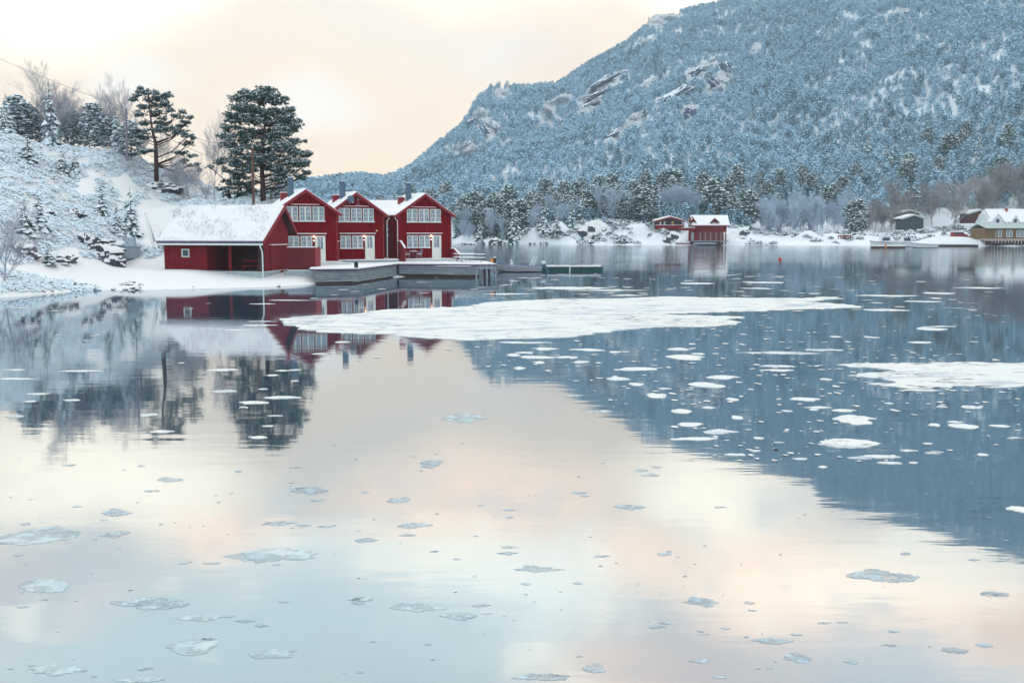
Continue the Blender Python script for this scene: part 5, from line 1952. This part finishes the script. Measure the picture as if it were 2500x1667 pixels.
# white house
wh = empty('white_house', (at(2412, 546, 300).x, 300, at(2412, 552, 300).z), 0, 'white house with two gabled dormers and a red chimney at the right edge', 'house')
k = 300 / F
zz = lambda v: at(2412, v, 300).z - wh.location.z
WW = mat('white_boards', (.68, .74, .78), .6, var=.1)
MB().prism([(0, zz(560)), (9, zz(560)), (9, zz(544)), (4.5, zz(513)), (0, zz(544))], 'x', 2 * k, 110 * k).build('wall', WW, wh)
MB().prism([(-.5, zz(544)), (4.5, zz(512)), (9.5, zz(544)), (9.5, zz(541)), (4.5, zz(509.5)), (-.5, zz(541))], 'x', 8 * k, 115 * k).build('roof_snow', SNOWR, wh)
for (a, t_, b, w2) in [(3, 523, 2430 - 2412, 31), (52, 526, 0, 18)]:
    d = MB()
    d.prism([(a * k, zz(546)), ((a + w2) * k, zz(546)), ((a + w2) * k, zz(541)), ((a + w2 / 2) * k, zz(t_)), (a * k, zz(541))], 'y', -1.2, 4)
    do = d.build('dormer', WW, wh)
    MB().prism([((a - 2) * k, zz(543)), ((a + w2 / 2) * k, zz(t_ - .5)), ((a + w2 + 2) * k, zz(543)), ((a + w2 + 2) * k, zz(541)), ((a + w2 / 2) * k, zz(t_ - 3)), ((a - 2) * k, zz(541))], 'y', -1.5, 4).build('dormer_snow', SNOWR, do)
    MB().box((a + w2 / 2 - 4) * k, -1.25, zz(544), (a + w2 / 2 + 4) * k, -1.202, zz(535)).build('window', DGLASS, do)
for a in (34, 49, 74, 86):
    MB().box(a * k, -.04, zz(546), (a + 7) * k, -.003, zz(542.5)).build('window', DGLASS, wh)
MB().box(55 * k, 3.4, zz(516), 60 * k, 4.2, zz(508)).build('chimney', mat('brick', (.3, .06, .07), .8), wh)

# ochre boathouse with pale green roof
oh = empty('ochre_boathouse', (at(2402, 587, 272).x, 272, at(2402, 584, 272).z), 0, 'long ochre boathouse with a pale green roof and wide windows at the right edge', 'boathouse')
k = 272 / F
zz = lambda v: at(2402, v, 272).z - oh.location.z
MB().box(0, 0, zz(584), 112 * k, 8, zz(557)).build('wall', YELLOW, oh)
for xx in (0, 5, 28, 45, 73):
    MB().box((xx + .3) * k, -.15, zz(584), (xx + 3.5) * k, -.003, zz(557.5)).build('post', mat('brown_post', (.26, .13, .05), .7) if xx == 0 else bpy.data.materials['brown_post'], oh)
MB().prism([(-1.3, zz(558)), (3.8, zz(547)), (8.5, zz(558)), (8.5, zz(556.5)), (3.8, zz(545.5)), (-1.3, zz(556.5))], 'x', -2 * k, 116 * k).build('roof', GREENR, oh)
for a, b in ((27, 43), (53, 69), (78, 96)):
    window(oh, a * k, b * k, zz(579), zz(562), cols=2, rows=1, fr=.15, mull=.12, proud=.1)
MB().box(-1.2 * k, -1.8, zz(588.5), 116 * k, 0, zz(585)).build('snowy_deck', mat('pink_deck', (.42, .25, .27), .8, var=.3, vscale=2), oh)
MB().box(-1.2 * k, -1.85, zz(584.9), 116 * k, -.02, zz(583.9)).build('deck_snow', SNOWR, oh)
for i in range(13):
    MB().tube([(i * 8 * k, -1.4, zz(598)), (i * 8 * k + .3, -1.4, zz(588.6))], .35, 6).build('pile', DARKW, oh)

# moored boats on the right
gmb = 'white boats moored on the far right shore'


def far_boat(u, v, wpx, hpx, label, cab=True, dark=False):
    p = W(u, v)
    k = p.y / F
    L = wpx * k
    b = empty('cabin_boat', (p.x, p.y, 0), R(3), label, 'boat', gmb)
    hb, s = hull(L, 2.6, hpx * k, bow=.4, sheer=.25)
    hb.build('hull', HULLW, b)
    rail(s, .07).build('rail', BLUEP if dark else GREYP, b)
    MB().face([q[0] for q in s][1:] + [q[4] for q in s][::-1][:-1]).build('deck_snow', SNOWR, b)
    if cab:
        z = hpx * k
        cbn = MB().prism([(L * .3, z), (L * .75, z), (L * .72, z + 1.7), (L * .42, z + 1.7)], 'y', -.9, .9).build('cabin', HULLW, b)
        MB().box(L * .42, -.93, z + .6, L * .70, -.905, z + 1.4).build('cabin_window', DGLASS, cbn)
        MB().box(L * .40, -.95, z + 1.702, L * .74, .95, z + 1.95).build('cabin_snow', SNOWR, cbn)
    return b


far_boat(2125, 602, 62, 9, 'white cabin boat with a row of side windows, leftmost of the moored boats', dark=True)
fb = far_boat(2180, 603, 55, 9, 'white sport boat with a dark windscreen arch in the middle of the moored boats')
MB().tube([(3.5, -1, 2.2), (3.9, -1, 3.4), (5.2, -1, 3.4), (5.4, -1, 2.2)], .1, 5).build('arch', BLACKP, fb)
far_boat(2222, 605, 66, 8, 'low pale boat moored in front, right of the sport boat', cab=False)
fj = empty('floating_jetty', W(2132, 606), 0, 'snow topped floating jetty in front of the moored white boats', 'jetty')
kk = W(2132, 606).y / F
MB().box(0, 0, -.1, 78 * kk, 2, .45).build('deck', BROWNT, fj)
MB().box(-.1, -.05, .452, 78 * kk, 2.1, .75).build('jetty_snow', SNOWR, fj)
MB().tube([(29 * kk, -.2, -.3), (29 * kk, -.2, 1.1)], .16, 8).build('marker_post', ORANGE, None, label='orange marker post standing at the far floating jetty', cat='post').location = W(2132, 606)
fj2 = empty('floating_jetty', W(2290, 602), 0, 'dark low snowy jetty running along the shore below the red car', 'jetty')
MB().box(0, 0, -.1, 108 * kk, 2, .5).build('deck', DARKW, fj2)
MB().box(2 * kk, .3, .502, 100 * kk, 2.1, .72).build('jetty_snow', SNOWR, fj2)

# bench-like fence by the shore
fe = empty('fence', at(2046, 583, 290), 0, 'short dark red rail fence with snow near the dark shore pine', 'fence')
k = 290 / F
for i in range(6):
    MB().box(i * 6 * k, 0, -.2, i * 6 * k + .2, .15, 9 * k).build('post', REDD, fe)
MB().box(0, -.06, .3, 31 * k, -.003, 3 * k).box(0, -.06, 5 * k, 31 * k, -.003, 8 * k).build('rails', REDD, fe)
MB().box(0, -.1, 9 * k, 31 * k, .2, 10.3 * k).build('fence_snow', SNOWR, fe)

# red car
pcr = at(2326, 582, 283)
car = empty('parked_car', (pcr.x, 283, pcr.z), 0, 'red van parked on the far shore left of the ochre boathouse', 'car')
k = 283 / F
MB().prism([(0, .35), (4.3, .35), (4.35, 1.0), (3.5, 1.15), (2.9, 1.75), (.15, 1.8), (0, 1.0)], 'y', 0, 1.7).build('body', CARRED, car)
MB().prism([(.35, 1.15), (3.3, 1.15), (2.8, 1.65), (.4, 1.68)], 'y', -.02, -.003).build('window', DGLASS, car)
for xx in (.8, 3.5):
    MB().tube([(xx, -.05, .35), (xx, .2, .35)], .35, 12).build('wheel', RUB, car)
MB().box(.1, .05, 1.802, 2.85, 1.65, 1.95).prism([(2.9, 1.75), (3.55, 1.16), (4.2, 1.05), (4.2, 1.15), (3.6, 1.3), (2.9, 1.9)], 'y', .05, 1.65).build('car_snow', SNOWR, car)
ub = empty('upturned_boat', at(2362, 584, 281), 0, 'snow topped dark red boat lying on the shore right of the red van', 'boat')
hb, s = hull(3.6, 1.5, .7)
hb.build('hull', CARRED, ub)
MB().face([q[0] for q in s][1:] + [q[4] for q in s][::-1][:-1]).build('boat_snow', SNOWR, ub)

# ------------------------------------------------------------------ ice
def ice_mat(name, c1, c2, gloss, sc, lo, hi, trans=0.0, stretch=(1, 1, 1), holes=False):
    m = bpy.data.materials.new(name)
    m.use_nodes = True
    t = NT(m.node_tree)
    p = m.node_tree.nodes['Principled BSDF']
    g = t.add('ShaderNodeNewGeometry')
    vec = t.mapping(g.outputs['Position'], stretch)
    n1 = t.noise(vec, sc, 6, .65)
    n2 = t.noise(vec, sc * .15, 3, .5)
    k = t.math('ADD', n1, t.math('MULTIPLY', t.math('SUBTRACT', n2, .5), .4))
    t.link(t.mix(t.rng(k, lo, hi), c1, c2), p.inputs['Base Color'])
    p.inputs['Roughness'].default_value = gloss
    p.inputs['Specular IOR Level'].default_value = .3
    b = t.add('ShaderNodeBump')
    b.inputs['Distance'].default_value = .05
    b.inputs['Strength'].default_value = .6
    t.link(n1, b.inputs['Height'])
    t.link(b.outputs[0], p.inputs['Normal'])
    if holes:
        tr = t.add('ShaderNodeBsdfTransparent')
        mx = t.add('ShaderNodeMixShader')
        hn = t.noise(t.mapping(g.outputs['Position'], (.5, 1.3, 1)), 2.2, 5, .7)
        big_ = t.noise(g.outputs['Position'], .12, 2, .5)
        t.link(t.rng(t.math('ADD', hn, t.math('MULTIPLY', t.math('SUBTRACT', big_, .5), .35)), .60, .66, 0.0, .85), mx.inputs[0])
        t.link(p.outputs[0], mx.inputs[1])
        t.link(tr.outputs[0], mx.inputs[2])
        t.link(mx.outputs[0], m.node_tree.nodes['Material Output'].inputs[0])
    if trans:
        tr = t.add('ShaderNodeBsdfTransparent')
        mx = t.add('ShaderNodeMixShader')
        t.link(t.rng(t.noise(vec, sc * 1.7, 4, .6), .38, .62, 0.0, trans), mx.inputs[0])
        t.link(p.outputs[0], mx.inputs[1])
        t.link(tr.outputs[0], mx.inputs[2])
        t.link(mx.outputs[0], m.node_tree.nodes['Material Output'].inputs[0])
    return m


ICEW = ice_mat('snowy_ice', (.74, .76, .75), (.46, .52, .58), .7, 1.0, .50, .66, stretch=(.45, 1.0, 1), holes=True)
ICEB = ice_mat('wet_ice', (.50, .62, .68), (.34, .45, .53), .35, 2.6, .4, .65, trans=.7)
ICEP = ice_mat('pale_wet_ice', (.55, .66, .69), (.42, .54, .60), .35, 2.0, .4, .65, trans=.55)


def jag(poly, step, amp, rg, it=2):
    """split the edges of a closed outline and push the new points sideways"""
    out = []
    n = len(poly)
    for i in range(n):
        a, b = Vector(poly[i]), Vector(poly[(i + 1) % n])
        L = (b - a).length
        k = max(1, int(L / step))
        d = (b - a) / k
        nn = Vector((-(b - a).y, (b - a).x)).normalized()
        for j in range(k):
            q = a + d * j
            if j:
                q = q + nn * rg.gauss(0, amp)
            out.append((q.x, q.y))
    return out


def floe(poly, th, m, name, label, group=None, z=0.0):
    cx = sum(p[0] for p in poly) / len(poly)
    cy = sum(p[1] for p in poly) / len(poly)
    pl = [(p[0] - cx, p[1] - cy) for p in poly]
    ar = sum(pl[i][0] * pl[(i + 1) % len(pl)][1] - pl[(i + 1) % len(pl)][0] * pl[i][1] for i in range(len(pl)))
    if ar < 0:
        pl = pl[::-1]
    o = MB().prism(pl[::-1], 'z', th, -.02).build(name, m, label=label, cat='ice floe', group=group)
    o.location = (cx, cy, z)
    return o


rgi = random.Random(12)


def px_poly(pts):
    return [tuple(W(u, v))[:2] for u, v in pts]


big = [(681, 778), (760, 771), (853, 767.5), (920, 759), (980, 755), (1060, 752), (1142, 749), (1195, 738), (1270, 734), (1358, 730), (1430, 730), (1507, 729), (1580, 726), (1641, 724),
       (1740, 727), (1850, 728), (1941, 728), (2037, 725), (2060, 729), (1990, 734), (1965, 737), (2060, 743), (2107, 749), (2069, 752), (1960, 755), (1839, 760), (1775, 762), (1700, 764), (1620, 768.5),
       (1716, 770), (1820, 774.5), (1781, 781), (1811, 787.6), (1760, 797), (1680, 798), (1597, 799), (1492, 809), (1430, 818), (1382, 824), (1284, 827), (1203, 829), (1124, 831), (1034, 825), (947, 816), (835, 814.5), (752, 807), (690, 791)]
floe(jag(px_poly(big), .35, .17, rgi), .018, ICEW, 'ice_sheet', 'largest white ice sheet stretching across the water in front of the red houses')
rgt = [(2043, 891), (2110, 888), (2228, 887.6), (2356, 885), (2500, 887), (2640, 889), (2640, 938), (2500, 942), (2451, 946.5), (2356, 942), (2290, 947), (2228, 951), (2158, 943), (2117, 937), (2190, 935), (2164, 928), (2069, 917), (2126, 910), (2190, 908), (2168, 902), (2100, 897)]
floe(jag(px_poly(rgt), .25, .11, rgi), .018, ICEW, 'ice_sheet', 'second largest white ice sheet, running out of the picture at the right edge')


def round_floe(u, v, wpx, hpx, m, label, group=None, name='ice_floe', th=.010, rough=.33, seed=None):
    c = W(u, v)
    rx = wpx / 2 * c.y / F * 1.0
    c2 = W(u, v - hpx / 2)
    c3 = W(u, v + hpx / 2)
    ry = abs(c2.y - c3.y) / 2 * .85
    nb = 9
    rot = rgi.uniform(0, 6.28)
    pts = []
    sq = rgi.uniform(.4, 1.3)
    for i in range(nb):
        a = 6.283 * (i + rgi.uniform(-.3, .3)) / nb
        k = 1 + rgi.uniform(-.9, .9) * rough
        pts.append((c.x + rx * k * math.cos(a), c.y + ry * k * math.sin(a) * abs(math.sin(a)) ** sq + rx * .1 * math.cos(a) * math.sin(rot)))
    poly = [Vector(p) for p in pts]
    for it in range(2 if wpx < 40 else 3):
        new = []
        for i in range(len(poly)):
            p, q = poly[i], poly[(i + 1) % len(poly)]
            d_ = q - p
            nn = Vector((-d_.y, d_.x)) * -1
            new += [p, (p + q) / 2 + nn * (rgi.gauss(.0, .5 * rough) if it else .05)]
        poly = new
    poly = [(p.x, p.y) for p in poly]
    return floe(poly, th, m, name, label, group)


gA = 'white ice floes on the dark reflection of the mountain'
WH = [(2083, 1022, 100, 30, 'white floe with a notched edge just above the humped one, right side'), (2075, 1083, 160, 34, 'large humped white floe below the notched one, right side'),
      (2353, 1041, 60, 18, 'ragged star shaped white floe near the right edge'), (2372, 994, 54, 9, 'smooth oval white floe near the right edge above the ragged one'),
      (1962, 974, 82, 10, 'slim white floe alone left of the notched floe'), (1897, 862, 165, 8, 'long thin white floe left of the right hand ice sheet'),
      (1897, 894, 95, 8, 'flat white floe under the long thin one'), (1555, 901, 114, 10, 'long spindle shaped white floe below the big ice sheet'),
      (1600, 966, 54, 15, 'blunt compact white floe below the spindle shaped one'), (1725, 940, 98, 15, 'pointed white floe right of the compact one'),
      (1677, 872, 90, 16, 'lacy white floe with a pointed right end under the big ice sheet'), (1436, 854, 95, 8, 'slanting white floe just under the big ice sheet'),
      (1749, 1055, 90, 14, 'white floe overlapping a thin one low in the mountain reflection'), (1686, 1036, 60, 13, 'crumbly white floe above the overlapping pair'),
      (1382, 704, 200, 8, 'long white ice strip behind the big sheet, right of the quay end'), (1478, 709, 170, 3.5, 'thin white ice strip touching the long one behind the big sheet'),
      (2168, 757, 135, 6, 'flat white floe off the right tip of the big ice sheet'), (2276, 803, 70, 9, 'diamond shaped white floe above the right hand ice sheet'),
      (2500, 1245, 70, 20, 'white floe cut by the right edge at the foot of the reflected mountain')]
for u_, v_, w_, h_, lb in WH:
    round_floe(u_, v_, w_, h_, ICEW, lb)
MED = [(2280, 1037, 30, 8), (2005, 855, 90, 5), (1903, 904, 85, 6), (2016, 927, 30, 6), (1551, 938, 43, 9), (1764, 921, 72, 10), (1668, 1004, 55, 12), (1701, 1071, 120, 8),
       (1507, 925, 60, 8), (1627, 949, 33, 6), (1659, 853, 57, 9), (1704, 864, 42, 6), (1332, 852, 55, 8), (1308, 872, 85, 8), (1385, 872, 58, 7), (1253, 867, 36, 7), (1281, 861, 45, 5),
       (1268, 899, 35, 7), (1317, 885, 28, 6), (1421, 884, 45, 5), (1503, 860, 33, 5), (1278, 836, 150, 4), (1528, 721, 78, 4), (1239, 718, 110, 4), (1704, 692, 90, 5), (1868, 690, 95, 3.5),
       (1849, 704, 80, 3.5), (2165, 722, 130, 5), (2292, 716, 70, 5), (2385, 703, 120, 5), (2247, 736, 90, 4), (2295, 797, 75, 3), (2244, 836, 60, 6), (2133, 824, 40, 4), (2039, 822, 28, 4),
       (2240, 953, 90, 6), (1795, 1110, 50, 7), (2150, 1115, 85, 9), (2100, 1118, 60, 8), (2010, 1140, 25, 7), (2060, 1002, 60, 7), (2000, 995, 65, 6), (1920, 1003, 30, 5), (1800, 1020, 32, 10),
       (1788, 975, 30, 8), (1730, 995, 34, 6), (1852, 1070, 30, 6), (1840, 1100, 30, 6), (2330, 1030, 40, 5), (2440, 1040, 50, 7), (2480, 1070, 40, 6), (2280, 1105, 50, 6), (2400, 1110, 30, 6),
       (2265, 1083, 20, 4), (2215, 1100, 40, 6), (1985, 1000, 22, 5), (2300, 993, 26, 4), (2170, 985, 20, 3), (1900, 1080, 28, 5), (1955, 1120, 38, 5), (2230, 1130, 24, 5), (2170, 1130, 60, 6)]
ROWM = []
for u_, v_, w_, h_ in MED:
    ROWM.append((u_, v_, round_floe(u_, v_, w_, h_, ICEW, 'medium white ice floe drifting between the larger floes on the right half', gA)))
for v0, v1, nm_ in [(0, 770, 'among thin strips behind the big ice sheet'), (770, 880, 'in the band just below the big ice sheet'), (880, 960, 'level with the right hand ice sheet'),
                    (960, 1060, 'level with the notched floe'), (1060, 1400, 'level with the humped floe and lower')]:
    label_row([(a, o) for a, b, o in ROWM if v0 <= b < v1], 'smaller white floe', [(-999, 9999, nm_)])
gL = 'white ice floes on the dark reflections at the left'
ROWL = []
for u_, v_, w_, h_ in [(546, 903, 60, 7), (553, 955, 65, 9), (629, 983, 80, 9), (690, 971, 82, 8), (361, 1013, 45, 9), (394, 1054, 58, 10), (633, 1068, 50, 8), (177, 977, 46, 5), (94, 962, 55, 4),
                       (43, 925, 90, 4), (192, 906, 115, 4), (40, 903, 60, 3), (835, 835, 38, 5), (636, 785, 80, 4), (633, 794, 90, 3), (700, 733, 90, 2.5), (640, 742, 60, 2), (560, 806, 110, 3),
                       (780, 864, 36, 4), (800, 876, 30, 3), (40, 1017, 60, 5), (75, 980, 30, 5), (690, 905, 30, 4), (665, 916, 34, 4), (720, 903, 26, 3), (595, 995, 26, 4), (655, 1040, 30, 4), (670, 1015, 36, 3),
                       (720, 930, 22, 3), (640, 950, 26, 3)]:
    ROWL.append((u_, v_, round_floe(u_, v_, w_, h_, ICEW, 'thin white ice floe on the reflections of the pines and the hill at the left', gL)))
label_row([(a, o) for a, b, o in ROWL if b < 900], 'thin white floe', [(-999, 9999, 'in the shed and hill reflection')])
label_row([(a, o) for a, b, o in ROWL if b >= 900], 'thin white floe', [(-999, 500, 'in the left skyline reflection'), (500, 9999, 'in the biggest pine reflection')])

# wet bluish floes of the foreground
for u_, v_, w_, h_, lb, m_ in [
    (85, 1312, 200, 56, 'large pale blue slushy floe cut by the left edge', ICEP), (98, 1432, 165, 32, 'pale blue slab floe below the large slushy one at the left', ICEP),
    (665, 1358, 200, 38, 'big blue-white slanted floe in the left middle of the foreground', ICEP), (282, 1250, 85, 20, 'small blue oval floe with a ragged rim, left foreground', ICEB),
    (282, 1304, 78, 18, 'lens shaped blue floe just below the small oval one, left foreground', ICEB), (412, 1171, 66, 16, 'pale humped floe highest of the left foreground', ICEP),
    (755, 1198, 85, 20, 'ragged slushy floe left of the picture middle', ICEB), (680, 1277, 90, 16, 'slushy blue floe above the big slanted one', ICEB),
    (495, 1505, 125, 20, 'bright bluish white floe low in the left foreground', ICEP), (473, 1577, 130, 52, 'faint slush patch below the bright floe, lower left', ICEP),
    (661, 1595, 135, 32, 'pale floe with a dark upper rim near the bottom, left of middle', ICEP), (144, 1635, 140, 24, 'pale elongated floe near the lower left corner', ICEP),
    (343, 1658, 120, 14, 'pale floe cut by the bottom edge, left', ICEP), (368, 1470, 180, 34, 'loose slush streak above the bright floe, lower left', ICEB),
    (973, 1221, 65, 14, 'small blue flat floe in the centre of the foreground', ICEB), (1006, 1282, 88, 12, 'slim slanting blue floe in the centre of the foreground', ICEB),
    (1053, 1132, 58, 20, 'crumbly floe above the small flat blue one in the centre', ICEB), (1309, 1389, 110, 18, 'spindle shaped bright blue floe right of the centre', ICEP),
    (1013, 1483, 135, 24, 'long blue ridge edged floe in the lower centre', ICEB), (1121, 1505, 86, 20, 'oval floe with a clear middle, lower centre', ICEB),
    (883, 1463, 58, 15, 'small pale floe left of the long ridge edged one', ICEP), (1324, 1653, 145, 16, 'dark rimmed floe cut by the bottom edge, centre', ICEB),
    (1447, 1631, 65, 30, 'round slushy patch at the bottom right of centre', ICEB), (1534, 1237, 90, 14, 'lacy grey slush floe right of the centre', ICEB),
    (2150, 1404, 155, 38, 'largest grey-blue jagged floe of the right foreground', ICEB), (1719, 1469, 92, 28, 'humped blue floe left of and below the jagged one', ICEB),
    (1878, 1563, 95, 20, 'crusty blue-grey floe in the lower right', ICEB), (1711, 1612, 50, 16, 'small oval blue floe near the bottom, right', ICEB),
    (2333, 1588, 65, 15, 'wedge shaped grey-blue floe in the lower right corner area', ICEB), (1946, 1606, 60, 26, 'broken dark crust of ice near the bottom right', ICEB),
    (2427, 1449, 90, 16, 'broken slush crust near the right edge', ICEB), (1128, 1022, 95, 26, 'pale triangular floe alone on the bright water in the middle', ICEP),
    (1405, 965, 50, 7, 'thin pale floe at the left border of the mountain reflection', ICEP), (1588, 1160, 40, 9, 'small crumbly floe just below the mountain reflection', ICEB),
    (890, 1318, 55, 11, 'slushy little floe between the slanted floe and the centre', ICEB), (1460, 1004, 80, 7, 'thin pale floe on the edge of the mountain reflection', ICEP)]:
    round_floe(u_, v_, w_, h_, m_, lb, th=.004, rough=.38)
gF = 'small dark slushy ice bits in the foreground'
for k in range(95):
    v_ = 1110 + 545 * rgi.random() ** 1.1
    u_ = rgi.uniform(10, 2490)
    if u_ > 1800 and v_ < 1330:
        continue
    w_ = rgi.uniform(14, 46)
    round_floe(u_, v_, w_, w_ * rgi.uniform(.12, .24), ICEB, 'small blue-grey slush piece floating in the foreground', gF, th=.004, rough=.40)

# fine slush, flakes and needles of ice beyond counting
sl = MB()
for k in range(3600):
    v_ = 668 + 460 * rgi.random() ** 1.35
    u_ = rgi.uniform(-60, 2560)
    p = W(u_, v_)
    dn_ = float(fbm(np.array([p.x * .09]), np.array([p.y * .05]), 3, 151)[0])
    if v_ > 900 and u_ < 1150 + (v_ - 850) * 2.2:
        continue
    if u_ < 1180:
        if v_ < 740 and u_ < 700 or nz(p.x, p.y) > -.3:
            continue
        pr = .035 if v_ > 760 else .25
    else:
        pr = .75 if v_ < 1000 else .5
    if rgi.random() > pr * (1 if dn_ > -.02 else .25):
        continue
    s_ = rgi.uniform(.6, 6.5) * (1.6 if v_ < 760 else 1) * p.y / F * 1.6
    an_ = rgi.uniform(-.3, .3)
    n = 7
    el = rgi.uniform(.25, .9)
    pts = []
    for i in range(n):
        a = 2 * math.pi * i / n
        rr = s_ * rgi.uniform(.6, 1.2)
        x_, y_ = rr * math.cos(a), rr * el * math.sin(a) * (2.0 if v_ > 800 else 1.2)
        pts.append((p.x + x_ * math.cos(an_) - y_ * math.sin(an_), p.y + x_ * math.sin(an_) + y_ * math.cos(an_), .012))
    sl.face(pts, 0)
for k in range(130):
    v_ = 1080 + 580 * rgi.random()
    u_ = rgi.uniform(0, 2500)
    p = W(u_, v_)
    s_ = rgi.uniform(1.0, 4.5) * p.y / F
    n = 6
    sl.face([(p.x + s_ * rgi.uniform(.5, 1.3) * math.cos(6.283 * i / n) * 1.6, p.y + s_ * rgi.uniform(.5, 1.3) * math.sin(6.283 * i / n), .008) for i in range(n)], 1)
sl.build('ice_slush', [ICEW, ICEB], label='fine flakes and crumbs of ice strewn over the water', cat='slush', kind='stuff')

# ------------------------------------------------------------------ haze
hz = MB().box(-1100, -260, -25, 1100, 1290, 400).build('haze', bpy.data.materials.new('haze_air'), kind='stuff', label='thin cold blue haze over the fjord', cat='haze')
hm = hz.data.materials[0]
hm.use_nodes = True
hn = hm.node_tree
hn.nodes.remove(hn.nodes['Principled BSDF'])
pv = hn.nodes.new('ShaderNodeVolumePrincipled')
pv.inputs['Color'].default_value = (.62, .86, 1.0, 1)
pv.inputs['Density'].default_value = .00040
hn.links.new(pv.outputs[0], hn.nodes['Material Output'].inputs['Volume'])
